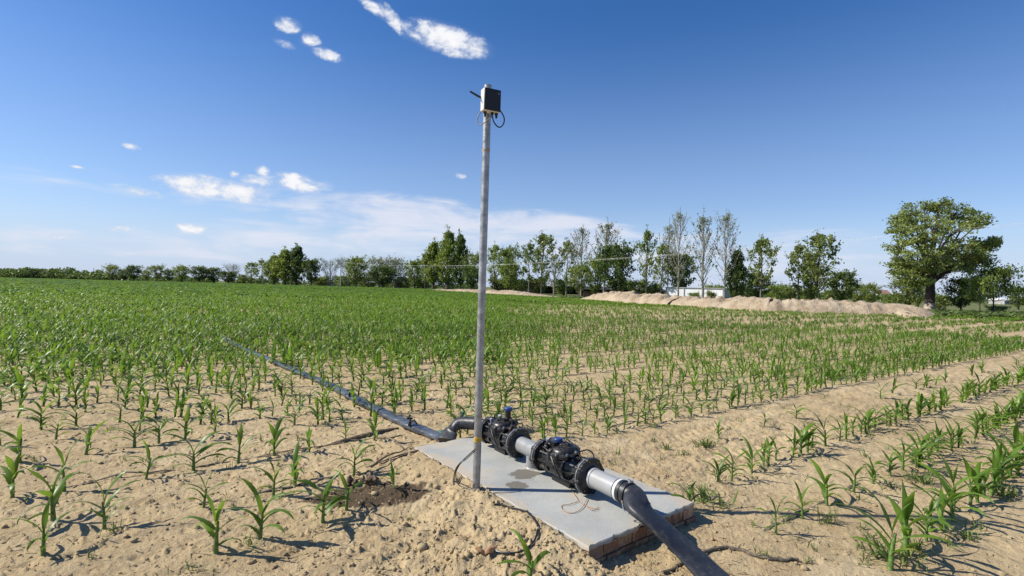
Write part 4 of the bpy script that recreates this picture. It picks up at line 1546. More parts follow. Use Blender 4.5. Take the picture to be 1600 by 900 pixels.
drip(3.88, s_of(300, 735), s_of(610, 655), "thin black drip tape along the corn row ending at the big hose")
drip(4.72, s_of(120, 715), s_of(560, 628), "thin black drip tape one row farther left of the big hose")
drip(3.86, s_of(690, 672), s_of(712, 655), "short black tape stub between the hose end and the pole")
drip(3.90, s_of(850, 676), s_of(1010, 645), "thin black drip tape in the corn row right behind the slab")
drip(4.72, s_of(770, 655), s_of(1040, 610), "thin black drip tape in the second corn row behind the slab")
drip(2.40, s_of(1185, 735), s_of(1420, 660), "thin half-buried drip tape under the third corn row at right", .001)
drip(1.68, s_of(1215, 840), s_of(1470, 712), "thin half-buried drip tape under the second corn row at right", .001)

# ------------------------------------------------------------------ sand banks along the field border
def bank(ptsb, heights, depth, lab, seed):
    P = [on(px, py) for px, py in ptsb]
    cum = [0]
    for a, b in zip(P, P[1:]):
        cum.append(cum[-1] + (b - a).length)
    L_ = cum[-1]
    n, m = max(60, int(L_ / 0.16)), 26
    V, Q = [], []
    ss = np.linspace(0, L_, n)
    xs, ys = np.interp(ss, cum, [p.x for p in P]), np.interp(ss, cum, [p.y for p in P])
    hs = np.interp(ss, cum, heights)
    tx, ty = np.gradient(xs), np.gradient(ys)
    l = np.hypot(tx, ty); tx, ty = tx / l, ty / l
    nx, ny = -ty, tx
    sgn = np.sign(np.mean(ny)); nx, ny = nx * sgn, ny * sgn
    tt = np.linspace(0, 1, m)
    S, T_ = np.meshgrid(ss, tt, indexing="ij")
    lump = 1 + 0.16 * fbm(S, T_ * 3, 0.33, 3, 0.55, seed) + 0.12 * fbm(S, T_ * 3, 1.3, 2, 0.5, seed + 3)
    prof = np.sin(np.pi * np.clip(T_, 0, 1) ** 0.72) ** 0.85
    gul = fbm(S + 1.2 * T_, T_ * 1.2, 0.95, 4, 0.62, seed + 5)       # gullies running down the face
    Hh = hs[:, None] * (prof * lump - 0.34 * np.clip(gul, 0, 1) * prof + 0.20 * fbm(S, T_ * depth, 1.5, 4, 0.6, seed + 9) * prof) - 0.12
    W_ = depth * T_ + 0.30 * perlin(S * 0.4, S * 0) * (1 - T_) - 0.2
    V = np.stack([xs[:, None] + nx[:, None] * W_, ys[:, None] + ny[:, None] * W_, Hh], -1).reshape(-1, 3)
    idx = np.arange(n * m).reshape(n, m)
    Q = np.stack([idx[:-1, :-1], idx[1:, :-1], idx[1:, 1:], idx[:-1, 1:]], -1).reshape(-1, 4)
    o = np_mesh("sand_bank", V, Q[:, ::-1] if sgn < 0 else Q, M["sand"], None, True)
    tag(o, lab, "sand bank", "sand banks along the far field edge")


bank([(640, 453.5), (700, 457.5), (735, 459.5), (790, 462.5), (862, 466.5)], [0.2, 0.9, 1.0, 1.0, 0.25], 6, "low far sand bank reaching both sides of the steel pole", 3)
bank([(893, 468.5), (925, 470.5), (970, 474), (1042, 478.5)], [0.15, 1.25, 1.35, 1.15], 5, "middle pale sand bank below the dense round tree", 6)
bank([(1046, 478.5), (1100, 482), (1200, 487), (1300, 490.5), (1400, 494), (1442, 496.5)], [1.05, 1.15, 1.2, 1.25, 0.95, 0.1], 4.6, "long pale sand bank ending left of the big spreading tree", 9)
bank([(350, 445.5), (420, 447), (470, 449)], [0.1, 0.5, 0.1], 6, "faint far strip of bare sand under the left tree group", 12)

# ------------------------------------------------------------------ trees
def leaf_cloud(C, S, r, tone, aspect=1.7):
    """one pointed leaf quad per centre"""
    n = len(C)
    d1 = r.normal(size=(n, 3)); d1 /= np.linalg.norm(d1, axis=1)[:, None]
    d2 = np.cross(d1, r.normal(size=(n, 3))); d2 /= np.linalg.norm(d2, axis=1)[:, None]
    a, b = d1 * S[:, None] * aspect / 2, d2 * S[:, None] / 2
    V = np.stack([C - a, C - a * .1 + b, C + a, C - a * .1 - b], 1).reshape(-1, 3)
    return V, np.arange(4 * n).reshape(n, 4), np.repeat(tone, 4)


ENV = {
    "cone": lambda t: np.minimum(1, 0.45 + t / 0.28) * np.clip(1 - t, 0, 1) ** 0.72 * 1.1 + .07,
    "poplar": lambda t: np.sin(np.pi * np.clip(t, 0, 1) ** 0.62) ** 0.7 * 0.9 + 0.05,
    "round": lambda t: np.sqrt(np.clip(1 - ((t - 0.50) / 0.52) ** 2, 0, 1)),
    "umbrella": lambda t: np.sqrt(np.clip(1 - ((t - 0.35) / 0.68) ** 2, 0, 1)),
}


def grow(seed, H, Wd, env, base, nb, up, leaves, leaf, clump, twigs, trunk_r, lobes=1.0, shell=0.35, twig_r=0.012):
    """returns wood MB, leaf arrays.  Wd crown half width, base = crown start (share of H), up = branch steepness"""
    r = np.random.RandomState(seed)
    rd = random.Random(seed)
    wood = MB()
    wob = [Vector((rd.gauss(0, .02) * H * t, rd.gauss(0, .02) * H * t, H * t * .93)) for t in np.linspace(0, 1, 8)]
    wob[0] = Vector((0, 0, -.2))
    trad = [trunk_r * (1.15 - t) ** 0.9 * (1.25 if i == 0 else 1) for i, t in enumerate(np.linspace(0, 1, 8))]
    wood.tube(wob, [max(x, .012) for x in trad], 7)
    C, tone = [], []
    amp = [rd.uniform(1 - .32 * lobes, 1 + .22 * lobes) for _ in range(nb)]
    for i in range(nb):
        t = ((i + rd.random()) / nb)
        z0f = base * .8 + (0.95 - base * .8) * t * .92
        a = i * 2.39996 + rd.gauss(0, .4)
        L_ = Wd * float(ENV[env](t)) * amp[i]
        if L_ < .05 * Wd:
            continue
        rise = up * L_ * rd.uniform(.7, 1.3)
        i0 = min(int(z0f * 7), 6)
        k_ = z0f * 7 - i0
        p0 = wob[i0].lerp(wob[i0 + 1], min(k_, 1))
        e = p0 + Vector((math.cos(a) * L_, math.sin(a) * L_, rise))
        e.z = min(e.z, H * (0.93 + rd.random() * .09))
        mid = p0.lerp(e, .5) + Vector((rd.gauss(0, .06), rd.gauss(0, .06), -.06 * up + rd.gauss(0, .03))) * L_
        br = max(trunk_r * (1.1 - z0f) * .38, twig_r)
        wood.tube([p0, mid, e], [br, br * .6, twig_r * .7], 5, False)
        for j in range(twigs):
            f = rd.uniform(.3, 1)
            q0 = p0.lerp(mid, f * 2) if f < .5 else mid.lerp(e, f * 2 - 1)
            bd_ = (e - p0).normalized()
            dv = (bd_ * (1.1 if up > .8 else .4) + Vector((rd.gauss(0, .7), rd.gauss(0, .7), abs(rd.gauss(0, .5)) + up * .35))).normalized() * L_ * rd.uniform(.25, .55)
            q1 = q0 + dv
            wood.tube([q0, q0.lerp(q1, .5) + Vector((rd.gauss(0, .04), rd.gauss(0, .04), 0)) * L_, q1], [twig_r, twig_r * .8, twig_r * .45], 3, False)
            if leaves:
                C.append(q1); C.append(q0.lerp(q1, .6))
        if leaves:
            for f in (.55, .8, 1.0):
                if rd.random() > shell * (1 - f):
                    C.append(p0.lerp(mid, f * 2) if f < .5 else mid.lerp(e, f * 2 - 1))
    if not leaves:
        return wood, None
    if True:
        for f in (.80, .86, .91, .95, .98, 1.0):                 # leaves close the leader
            C.append(wob[0].lerp(wob[7], f) if f < .86 else wob[6].lerp(wob[7], (f - .857) / .143))
    C = np.array([tuple(c) for c in C])
    per = max(1, leaves // len(C))
    ctone = r.normal(0.42, 0.20, len(C))
    P = np.repeat(C, per, 0) + r.normal(0, 1, (len(C) * per, 3)) * clump * np.array([1, 1, .75])
    P[:, 2] = np.maximum(P[:, 2], base * H * .35)
    tn = np.repeat(ctone, per) + r.normal(0, .14, len(P))
    S = leaf * np.exp(r.normal(0, .3, len(P)))
    return wood, leaf_cloud(P, S, r, tn)


KINDS = {  # seed, H, half width, envelope, base, branches, up, leaves, leaf size, clump, twigs, trunk radius, lobes, shell, twig radius | leaf, wood
    "dark_cone": ((1, 12, 2.3, "cone", .10, 80, .9, 8000, .20, .24, 4, .24), "leaf_mid", "bark"),
    "dark_cone_b": ((2, 12, 2.4, "cone", .08, 80, .85, 8000, .20, .24, 4, .24), "leaf_dark", "bark"),
    "round_a": ((3, 8, 3.4, "round", .20, 46, .42, 5600, .21, .26, 5, .20), "leaf_dark", "bark"),
    "round_b": ((4, 8, 3.2, "round", .16, 40, .6, 4600, .21, .25, 5, .20), "leaf_mid", "bark"),
    "round_c": ((5, 8, 3.6, "round", .22, 38, .5, 4000, .20, .25, 5, .18), "leaf_olive", "bark"),
    "poplar_a": ((6, 13, 2.6, "poplar", .18, 34, 1.0, 2400, .22, .22, 6, .17, 1.3, .35, .022), "leaf_olive", "bark"),
    "poplar_b": ((7, 13, 2.8, "poplar", .22, 30, .95, 1900, .22, .22, 6, .17, 1.3, .35, .022), "leaf_mid", "bark"),
    "poplar_c": ((8, 13, 3.0, "poplar", .26, 26, .85, 2100, .23, .24, 6, .17, 1.4, .35, .022), "leaf_olive", "bark_pale"),
    "bare_a": ((9, 14, 2.4, "poplar", .18, 46, 1.5, 1200, .15, .22, 9, .18, 1.0, .35, .026), "leaf_pale", "twig"),
    "bare_b": ((10, 14, 2.7, "poplar", .22, 42, 1.35, 1000, .15, .22, 9, .18, 1.0, .35, .026), "leaf_pale", "twig"),
    "bare_low": ((11, 9, 4.0, "round", .10, 40, 1.1, 900, .15, .3, 10, .14, 1.0, .35, .030), "leaf_pale", "twig"),
    "willow": ((12, 9, 4.2, "umbrella", .15, 50, .5, 2600, .20, .34, 7, .20, 1.0, .35, .03), "leaf_pale", "bark_pale"),
    "bush": ((13, 3, 2.4, "round", .02, 36, .5, 2400, .17, .24, 3, .06), "leaf_mid", "bark"),
    "bush_b": ((14, 3, 2.2, "round", .02, 36, .5, 2400, .17, .24, 3, .06), "leaf_olive", "bark"),
    "umbrella": ((15, 7, 4.6, "umbrella", .33, 36, .30, 4000, .22, .26, 6, .15), "leaf_mid", "bark"),
}
_proto = {}


def tree(kind, px, d, top, wpx, lab, name="tree", group=None, basez=0.0, cat="tree"):
    """tree with foot at pixel column px at distance d, crown top at pixel row top, crown wpx pixels wide"""
    args, lm, wm = KINDS[kind]
    p = at(px, 450, d)
    tpx, tpy = px, top
    ht = at(px, top, d).z - basez
    rz = (hash_(px) * 6.28)
    if kind not in _proto:
        o = thing(name, lab, cat, (0, 0, 0), 0)
        wood, lv = grow(*args)
        if lv is not None:
            np_mesh("crown", lv[0], lv[1], M[lm], o, False, lv[2])
        wood.build("trunk", M[wm], o)
        wz = np.array(wood.v)
        allz = np.concatenate([wz[:, 2], lv[0][:, 2]])
        ax_ = np.abs(np.concatenate([wz[:, 0], lv[0][:, 0]]))
        _proto[kind] = (o, float(np.percentile(allz, 99.85)), float(np.percentile(ax_, 98.5)))
    else:
        o = copy_tree(_proto[kind][0])
        o.name = name
    k = ht / _proto[kind][1]
    kw = wpx * (0.84 if "cone" in kind else 0.92) / F * d / (2 * _proto[kind][2])
    o.location, o.rotation_euler, o.scale = (p.x, p.y, basez), (0, 0, rz), (kw, kw, k)
    return tag(o, lab, cat, group)


def hash_(v):
    return (math.sin(v * 12.9898) * 43758.5453) % 1.0


G = "trees beyond the field"
T_LIST = [
    # left horizon
    ("round_c", 175, 215, 411.0, 23, "first rounded tree right of the far left woodland strip"), ("round_a", 193, 222, 420.5, 17, "low dark tree between the first two rounded trees at far left"),
    ("round_a", 208, 212, 413.5, 22, "second rounded dark tree from the left woodland strip"), ("round_b", 228, 225, 421.5, 15, "small tree filling the gap after the second rounded tree"),
    ("round_c", 244, 208, 411.5, 25, "pale-topped rounded tree, third along the far left row"), ("round_a", 264, 220, 420.5, 17, "dark low tree right of the pale-topped rounded tree"),
    ("round_b", 283, 205, 413.5, 27, "broad rounded tree in the middle of the far left row"), ("round_a", 312, 204, 415.0, 27, "dark rounded tree right of the broad one in the left row"),
    ("round_a", 333, 206, 417.0, 25, "small dark rounded tree left of the half-bare one"), ("bare_low", 363, 215, 410, 27, "half-bare grey tree rising over dark bushes at far left"),
    ("round_a", 357, 203, 423, 30, "dark bush-like tree under the half-bare grey tree"), ("round_b", 380, 212, 428, 16, "tiny tree at the gap before the left tree group"),
    # left group
    ("poplar_a", 393, 200, 408, 24, "slim thin-leaved tree at the left end of the left tree group"), ("poplar_c", 409, 196, 404, 26, "second slim tree of the left tree group"),
    ("dark_cone", 428, 190, 396, 34, "pointed green tree below the two tallest of the left group"), ("dark_cone", 445, 186, 386, 40, "tall pointed green tree of the left group, left of the darkest one"),
    ("dark_cone_b", 463, 184, 381, 38, "tallest and darkest pointed tree of the left group"), ("round_a", 486, 182, 403, 29, "lone dark rounded tree right of the left tree group"),
    # middle run
    ("bare_low", 516, 184, 401, 40, "leafless grey tree beside the far utility pole"), ("bare_low", 545, 182, 400, 42, "twiggy grey tree right of the far utility pole"),
    ("round_b", 556, 176, 398.5, 42, "green tree in front of the twiggy grey trees"), ("willow", 592, 176, 399, 44, "pale weeping tree, left one of the arching pair"),
    ("willow", 617, 174, 400, 44, "pale weeping tree, right one of the arching pair"), ("round_a", 598, 168, 414, 44, "dark green tree below the arching pale pair"),
    ("round_b", 648, 166, 403, 34, "leafy tree left of the tall pointed trio"), ("poplar_b", 664, 160, 390, 26, "thin green tree at the left shoulder of the tall trio"),
    ("dark_cone", 677, 158, 373, 38, "left tree of the tall pointed trio left of the pole"), ("dark_cone", 699, 152, 355, 42, "tallest tree of the pointed trio left of the pole"),
    ("dark_cone_b", 719, 148, 361, 34, "darkest tree of the pointed trio left of the pole"), ("round_c", 741, 140, 389, 34, "open dark tree partly hidden by the steel pole"),
    ("round_a", 735, 136, 414, 32, "low dark tree left against the steel pole"),
    # right of the pole
    ("poplar_b", 772, 128, 377, 34, "first leafy tree right of the steel pole"), ("round_b", 792, 124, 381, 36, "second leafy tree right of the steel pole"),
    ("round_b", 797, 112, 404, 40, "bushy green tree in front of the first leafy pair"), ("poplar_c", 826, 116, 376, 34, "thin tree left of the tall lone branchy one"),
    ("poplar_a", 846, 106, 359, 46, "tall branchy tree with leaning top right of the pole"), ("bare_a", 866, 112, 392, 30, "small pale bare tree right of the branchy one"),
    ("poplar_c", 885, 104, 372, 34, "short sparse tree left of the pale bare pair"), ("bare_b", 908, 98, 352, 42, "pale bare tree, left one of the pair behind the round tree"),
    ("bare_a", 945, 96, 339, 50, "tall pale bare tree rising behind the dark round tree"), ("round_a", 962, 88, 378, 66, "broad dark round tree above the middle sand bank"),
    ("round_b", 930, 92, 398, 42, "green tree against the left side of the dark round tree"), ("round_c", 905, 94, 408, 40, "low green tree left of the dark round tree"),
    ("poplar_b", 1010, 82, 352, 36, "sparse tree with a slanting trunk right of the dark round tree"), ("poplar_a", 1033, 80, 376, 34, "leafy sparse tree left of the thick dark trunk"),
    ("bare_a", 1043, 84, 342, 26, "thin bare tree behind the thick dark trunk"), ("bare_b", 1060, 66, 326, 38, "bare-topped tall tree, leftmost of the three on the sand bank"),
    ("round_a", 1062, 80, 392, 44, "dark leafy growth round the leftmost tall bare tree"),
    ("bare_a", 1098, 64, 326, 40, "middle one of the three tall bare trees"), ("bare_b", 1132, 63, 328, 44, "rightmost of the three tall bare trees"),
    ("dark_cone_b", 1150, 64, 386, 40, "dark bushy tree right of the three tall bare trees"), ("poplar_c", 1189, 60, 366, 46, "airy sparse tree standing alone in mid right"),
    ("round_a", 1181, 66, 424, 40, "low dark tree behind the airy sparse one"), ("poplar_c", 1247, 60, 377, 42, "smaller airy tree of the right-hand pair"),
    ("poplar_a", 1276, 57, 358, 62, "larger airy tree of the right-hand pair"), ("round_b", 1268, 60, 402, 36, "dark leafy filling between the airy pair"),
    ("round_a", 1316, 62, 421, 42, "dark compact tree right of the airy pair"), ("round_b", 1341, 66, 441, 30, "low green tree next to the dark compact one"),
    ("round_b", 1361, 64, 441, 30, "low green tree at the end of the bank trees"),
    # right end
    ("round_c", 1416, 55, 430, 52, "small tree left of the big spreading tree's trunk"), ("round_c", 1436, 58, 440, 36, "smaller tree close beside the big trunk"),
    ("round_a", 1502, 50, 432, 40, "dark leaning tree under the big tree's right side"), ("umbrella", 1553, 49, 405, 88, "flat-topped spreading tree at the right frame edge"),
    ("umbrella", 1532, 47, 424, 52, "low spreading tree left of the flat-topped one"), ("round_b", 1592, 75, 446, 40, "distant green tree cut by the right frame edge"),
]
for kind, px, d, top, w, lab in T_LIST:
    tree(kind, px, d, top, w, lab, "tree", G)

# green bushes behind the banks
B_LIST = [(1086, 68, 455, 22), (1112, 67, 453, 18), (1120, 94, 442, 40), (1162, 76, 442, 36), (1215, 72, 440, 44), (1238, 66, 444, 34), (1262, 70, 446, 30), (1300, 74, 448, 36), (1022, 88, 440, 30), (1000, 96, 434, 44), (975, 100, 434, 40),
          (880, 118, 432, 40), (840, 124, 430, 46), (812, 128, 432, 40), (780, 138, 432, 40), (700, 160, 430, 44), (660, 172, 430, 44), (630, 180, 430, 40), (575, 186, 428, 44), (540, 190, 428, 40), (500, 192, 430, 36),
          (1395, 72, 458, 30), (1470, 62, 456, 40), (1560, 52, 476, 30)]
B_LIST.sort()
for i, (px, d, top, w) in enumerate(B_LIST):
    tree("bush" if i % 2 else "bush_b", px, d, top, w, f"low green bush in the tree belt, {ORD(i + 1)} of its bushes from the left", "bush", "low bushes under the tree belt", 0.0, "bush")

# far woodland strip at the left edge: reads as one mass
rw_ = np.random.RandomState(21)
Cs, Ss, Ts = [], [], []
for i in range(90):
    px = rw_.uniform(-160, 172)
    d = rw_.uniform(225, 290)
    top = 419 + (px + 40) * 0.018 + rw_.normal(0, 2.2) + 5 * (px > 90) * (rw_.rand() < .5)
    p = at(px, 450, d); ht = max(at(px, top, d).z, 3.0)
    n_ = 420
    q = rw_.normal(0, 1, (n_, 3)); q /= np.linalg.norm(q, axis=1)[:, None]
    q *= (rw_.rand(n_) ** .35)[:, None]
    wv = rw_.uniform(3.0, 5.5)
    Cs.append(np.array([p.x, p.y, ht * .5]) + q * np.array([wv, wv, ht * .52]))
    Ss.append(0.55 * np.exp(rw_.normal(0, .3, n_))); Ts.append(np.full(n_, rw_.normal(.35, .2)) + rw_.normal(0, .15, n_))
lv = leaf_cloud(np.concatenate(Cs), np.concatenate(Ss), rw_, np.concatenate(Ts))
tag(np_mesh("woodland", lv[0], lv[1], M["leaf_dark"], None, False, lv[2]), "dark far woodland strip along the left horizon", "woodland", None, "stuff")
# dim wood that closes the view behind the tree belt
Cs, Ss, Ts = [], [], []
for i in range(120):
    px = rw_.uniform(150, 1010)
    d = rw_.uniform(235, 300)
    p = at(px, 450, d); ht = rw_.uniform(1.8, 3.6)
    n_ = 160
    q = rw_.normal(0, 1, (n_, 3)); q /= np.linalg.norm(q, axis=1)[:, None]
    q *= (rw_.rand(n_) ** .35)[:, None]
    wv = rw_.uniform(3, 6)
    Cs.append(np.array([p.x, p.y, ht * .5]) + q * np.array([wv, wv, ht * .52]))
    Ss.append(0.6 * np.exp(rw_.normal(0, .3, n_))); Ts.append(np.full(n_, rw_.normal(.35, .2)) + rw_.normal(0, .15, n_))
for i in range(50):
    px = rw_.uniform(1000, 1720)
    d = rw_.uniform(150, 260)
    p = at(px, 450, d); ht = rw_.uniform(1.6, 2.6)
    n_ = 160
    q = rw_.normal(0, 1, (n_, 3)); q /= np.linalg.norm(q, axis=1)[:, None]
    q *= (rw_.rand(n_) ** .35)[:, None]
    wv = rw_.uniform(3, 6)
    Cs.append(np.array([p.x, p.y, ht * .5]) + q * np.array([wv, wv, ht * .52]))
    Ss.append(0.5 * np.exp(rw_.normal(0, .3, n_))); Ts.append(np.full(n_, rw_.normal(.35, .2)) + rw_.normal(0, .15, n_))
lv = leaf_cloud(np.concatenate(Cs), np.concatenate(Ss), rw_, np.concatenate(Ts))
tag(np_mesh("distant_woods", lv[0], lv[1], M["leaf_dark"], None, False, lv[2]), "dim distant woods seen low between the trunks", "woodland", None, "stuff")

# the big tree
bp_ = on(1452, 488.5)
big = thing("tree", "big spreading tree with pale trunk base at right, tallest crown in view", "tree", bp_, 0, G)
rb = random.Random(31)
rbn = np.random.RandomState(31)
k = bp_.y / F                                                 # metres per photo pixel at its distance
wood = MB()
tk = [Vector((0, 0, -.3)), Vector((.02, 0, 1.2)), Vector((.05, 0, 2.4)), Vector((.12, .05, 3.6)), Vector((.15, .1, 4.6))]
wood.tube(tk, [.50, .40, .36, .32, .24], 14)
lobes = [  # px offset from the trunk, photo row of centre, depth offset, radius x, radius z in px
    (-36, 337, -1, 22, 17), (-8, 328, 1, 25, 18), (18, 322, 0, 24, 15), (44, 332, 0, 23, 16), (66, 341, 1, 21, 15), (84, 349, -1, 16, 12), (-50, 360, 0, 19, 14), (-53, 384, -1, 18, 14), (-28, 368, -2.5, 24, 17),
    (6, 356, -3, 28, 20), (40, 361, -2, 26, 18), (14, 349, 3, 32, 24), (-47, 406, 0, 20, 14), (-18, 398, -3, 25, 16), (16, 390, -2.5, 25, 16), (46, 386, 0, 25, 15), (76, 383, 1, 22, 13), (98, 384, 0, 15, 11),
    (62, 405, 1, 18, 9), (-24, 424, -1, 20, 11), (56, 353, 3, 28, 18), (-30, 351, 3, 27, 19), (22, 412, 1, 18, 10), (-48, 429, -1.5, 18, 11), (108, 379, 0, 11, 9), (-8, 382, 2, 26, 17), (0, 414, -2, 22, 12),
    (-32, 440, -2, 16, 8), (34, 404, 2, 22, 12), (-14, 440, -2, 16, 8), (70, 398, -1, 18, 9), (82, 396, 0, 18, 12), (62, 414, 0, 18, 10), (90, 408, .5, 14, 9), (36, 416, -1, 16, 9), (-40, 422, 1, 20, 13), (-52, 418, 0, 14, 12), (-50, 344, 1, 14, 10), (10, 428, 1, 14, 7)]
C, TN, SZ = [], [], []
for (ox, row, oy, rx_, rz_) in lobes:
    c_ = at(1452 + ox * 0.93, row, bp_.y + oy * 1.1) - Vector((bp_.x, bp_.y, 0))
    rx_ *= 0.86 * rb.uniform(.85, 1.15); rz_ *= 0.92
    f0 = tk[3] if row > 380 else tk[4]
    m1_ = f0.lerp(c_, .45) + Vector((rb.gauss(0, .2), rb.gauss(0, .2), .35 if row < 380 else -.15))
    wood.tube([f0 - Vector((0, 0, rb.uniform(0, .9))), m1_, c_], [.13, .085, .04], 7, False)
    for j in range(15):
        v_ = rbn.normal(0, 1, 3); v_ /= np.linalg.norm(v_); v_ *= rbn.uniform(.55, 1.08)
        e_ = np.array(c_) + v_ * np.array([rx_ * k, rx_ * k * .9, rz_ * k])
        if j % 2 == 0:
            wood.tube([c_.lerp(m1_, rb.random() * .5), Vector((c_ + Vector(e_)) * .5) + Vector((0, 0, .1)), Vector(e_)], [.045, .03, .012], 4, False)
        nn = int(rbn.uniform(24, 60))
        C.append(e_ + rbn.normal(0, 1, (nn, 3)) * np.array([.25, .25, .13]))
        TN.append(np.full(nn, rbn.normal(.45, .22)) + rbn.normal(0, .14, nn))
        SZ.append(.118 * np.exp(rbn.normal(0, .3, nn)))
lv = leaf_cloud(np.concatenate(C), np.concatenate(SZ), rbn, np.concatenate(TN))
np_mesh("crown", lv[0], lv[1], M["leaf_olive"], big, False, lv[2])
tkobj = wood.build("trunk", M["bark_big"], big)
mb = MB()
mb.tube([Vector((0, 0, -.2)), Vector((.01, 0, .45)), Vector((.02, 0, .95))], [.495, .47, .43], 14, False)
mb.build("limewashed_base", M["lime"], tkobj)

# ------------------------------------------------------------------ buildings beyond the trees
def building(name, lab, px0, px1, d, top, parts, cat, depth=6.0, skew=0.0):
    a, b = at(px0, 450, d + skew), at(px1, 450, d)
    h = at((px0 + px1) / 2, top, d).z
    o = thing(name, lab, cat, ((a.x + b.x) / 2, (a.y + b.y) / 2, 0), math.atan2(b.y - a.y, b.x - a.x))
    parts(o, (b - a).length, h, depth)
    return o


def shed_parts(o, L_, h, dp):
    mb = MB(); mb.box((0, dp / 2, h * .36), (L_, .25, h * .74)); 
    mb.box((-L_ / 2, dp / 4, h * .36), (.25, dp / 2, h * .74)); mb.box((L_ / 2, dp / 4, h * .36), (.25, dp / 2, h * .74))
    mb.build("back_wall", M["dark_open"], o, False)
    n = max(4, int(L_ / 5)); rq = random.Random(int(L_ * 10))
    for i in range(n):
        if rq.random() < .5:
            mb = MB(); mb.box((-L_ / 2 + (i + .5) * L_ / n, -.1, h * .30), (L_ / n * .8, .2, h * .60)); mb.build("front_wall", M["mud"], o, False)
    for i in range(n + 1):
        mb = MB(); mb.tube([(-L_ / 2 + i * L_ / n, -.3, -.2), (-L_ / 2 + i * L_ / n, -.3, h * .8)], .08, 6); mb.build("post", M["bark_pale"], o)
    mb = MB()
    mb.box((0, dp * .25 - .6, h * .9), (L_ + 1, dp * .62, .14), Matrix.Rotation(.16, 3, "X"))
    rf = mb.build("roof", M["roof"], o, False)
    for i in range(max(2, n // 2)):
        x = rq.uniform(-L_ / 2, L_ / 2)
        mb = MB(); mb.box((x, dp * .25 - .6, h * .9 + .11), (rq.uniform(2, 5), dp * .58, .05), Matrix.Rotation(.16, 3, "X")); mb.build("roof_sheet", M["rooflight"], rf, False)


building("livestock_shed", "long low dark-roofed shed behind the trees left of the dark round tree", 772, 905, 138, 443.5, shed_parts, "shed", 7)
building("livestock_shed", "dark-roofed shed behind the middle sand bank", 908, 1036, 100, 450, shed_parts, "shed", 6)


def white_parts(o, L_, h, dp):
    mb = MB(); mb.box((0, dp / 2, h / 2), (L_, dp, h)); mb.build("wall", M["whitewall"], o, False)
    mb = MB(); mb.box((0, dp / 2, h + .05), (L_ + .3, dp + .3, .10)); mb.build("roof", M["rooflight"], o, False)
    n = max(3, int(L_ / 2.4))
    for i in range(n + 1):
        mb = MB(); mb.box((-L_ / 2 + i * L_ / n, -.05, h / 2), (.10, .10, h - .06)); mb.build("post", M["gasket"], o, False)


building("white_shed", "long white-sheeted shed behind the three tall bare trees", 1041, 1130, 74, 450.0, white_parts, "shed", 5, 6.0)


def house_parts(o, L_, h, dp, wall="whitewall", roof="tile"):
    eh = h * .62
    mb = MB(); mb.box((0, dp / 2, eh / 2), (L_, dp, eh)); mb.build("wall", M[wall], o, False)
    mb = MB()
    mb.add([(-L_ / 2 - .2, -.2, eh), (L_ / 2 + .2, -.2, eh), (L_ / 2 + .2, dp + .2, eh), (-L_ / 2 - .2, dp + .2, eh), (-L_ / 2 - .2, dp / 2, h), (L_ / 2 + .2, dp / 2, h)],
           [(0, 1, 5, 4), (2, 3, 4, 5), (0, 4, 3), (1, 2, 5), (3, 2, 1, 0)])
    mb.build("roof", M[roof], o, False)
    for x in (-.28, .25):
        mb = MB(); mb.box((x * L_, -.02, eh * .55), (L_ * .13, .08, eh * .35)); mb.build("window", M["panel"], o, False)


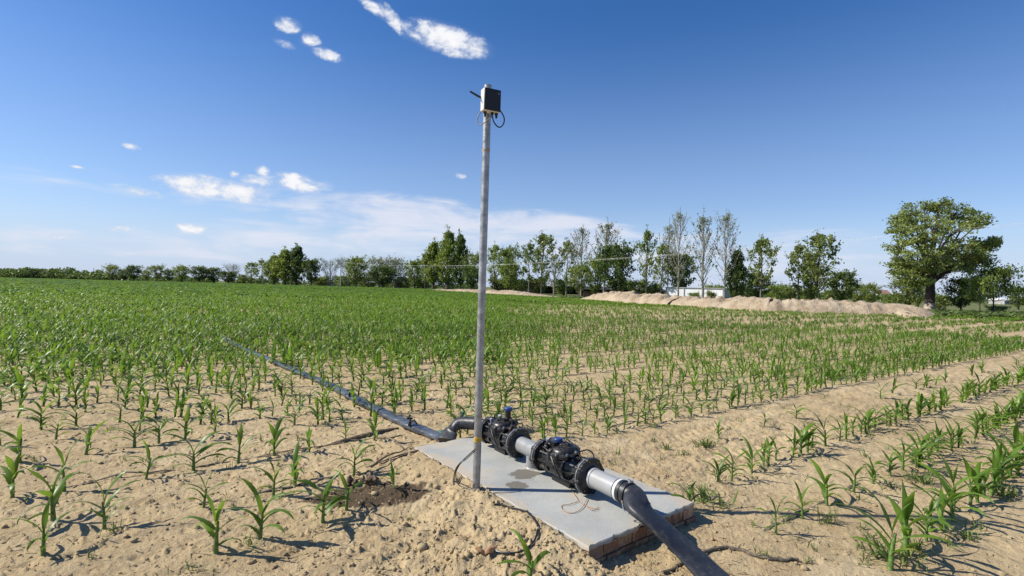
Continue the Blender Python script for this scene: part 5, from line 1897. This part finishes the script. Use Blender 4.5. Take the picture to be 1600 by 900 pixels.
building("farmhouse", "tiny far house with pale wall in the gap left of the big tree", 1379, 1393, 190, 453, house_parts, "house", 5)
building("greenhouse", "small white-roofed building at the right frame edge", 1570, 1592, 150, 465.5, lambda o, L_, h, dp: house_parts(o, L_, h, dp, "rooflight", "whitewall"), "greenhouse", 5)
building("farm_store", "little pale block at the foot of the trees left of the arching pair", 616, 624, 178, 441, lambda o, L_, h, dp: house_parts(o, L_, h, dp, "mud", "roof"), "store", 4)
building("farm_store", "tiny pale block low between left tree group and utility pole", 508, 516, 196, 439.5, lambda o, L_, h, dp: house_parts(o, L_, h, dp, "rooflight", "roof"), "store", 4)

# ------------------------------------------------------------------ power line
def upole(p, H, lab):
    o = thing("utility_pole", lab, "utility pole", p)
    mb = MB(); mb.tube([(0, 0, -.4), (0, 0, H)], [.22, .13], 10); mb.build("post", M["conc_pole"], o)
    mb = MB(); mb.box((0, 0, H - .5), (1.9, .12, .12)); ca = mb.build("crossarm", M["galv"], o, False)
    for x in (-.85, 0, .85):
        mb = MB(); mb.lathe((x, 0, H - .44), (0, 0, 1), [(0, 0), (0, .05), (.08, .07), (.16, .05), (.22, 0)], 8); mb.build("insulator", M["white"], ca)
    return o


PA, PB_, PC_ = at(532, 450, 170), at(1752, 450, 41), at(392, 450, 285)
HP = 8.6
upole((PA.x, PA.y, 0), HP + .3, "far pale utility pole standing before the leafless grey tree")
upole((PB_.x, PB_.y, 0), HP + .3, "near utility pole carrying the wires beyond the right frame edge")
upole((PC_.x, PC_.y, 0), HP + .3, "farthest utility pole half hidden by the left tree group")
for (a, b, sag, nm) in ((PA, PB_, 2.5, "between the far pole and the right frame edge"), (PC_, PA, 1.0, "running behind the left tree group")):
    for x, zz_, which in ((-.85, 0, "near-side"), (0, 0.02, "middle"), (.85, 0, "far-side")):
        P = []
        for i in range(61):
            t = i / 60
            q = a.lerp(b, t)
            P.append(Vector((q.x + x, q.y, HP - .05 + zz_ - 4 * sag * t * (1 - t))))
        mb = MB(); mb.tube(P, 0.0065, 6)
        tag(mb.build("power_wire", M["wire"]), f"pale {which} power wire {nm}", "power line", "power wires crossing before the trees")
mast = at(146, 450, 290)
o = thing("lattice_mast", "hair-thin mast rising above the far left woodland strip", "mast", (mast.x, mast.y, 0))
mb = MB(); hm = at(146, 419, 290).z
for s in (-.5, .5):
    mb.tube([(s, 0, 0), (s * .2, 0, hm)], .08, 4)
for i in range(8):
    z = hm * i / 8
    mb.tube([(-.5 + .06 * i * .8, 0, z), (.5 - .06 * (i + 1) * .8, 0, z + hm / 8)], .05, 4)
mb.build("lattice", M["galv"], o)
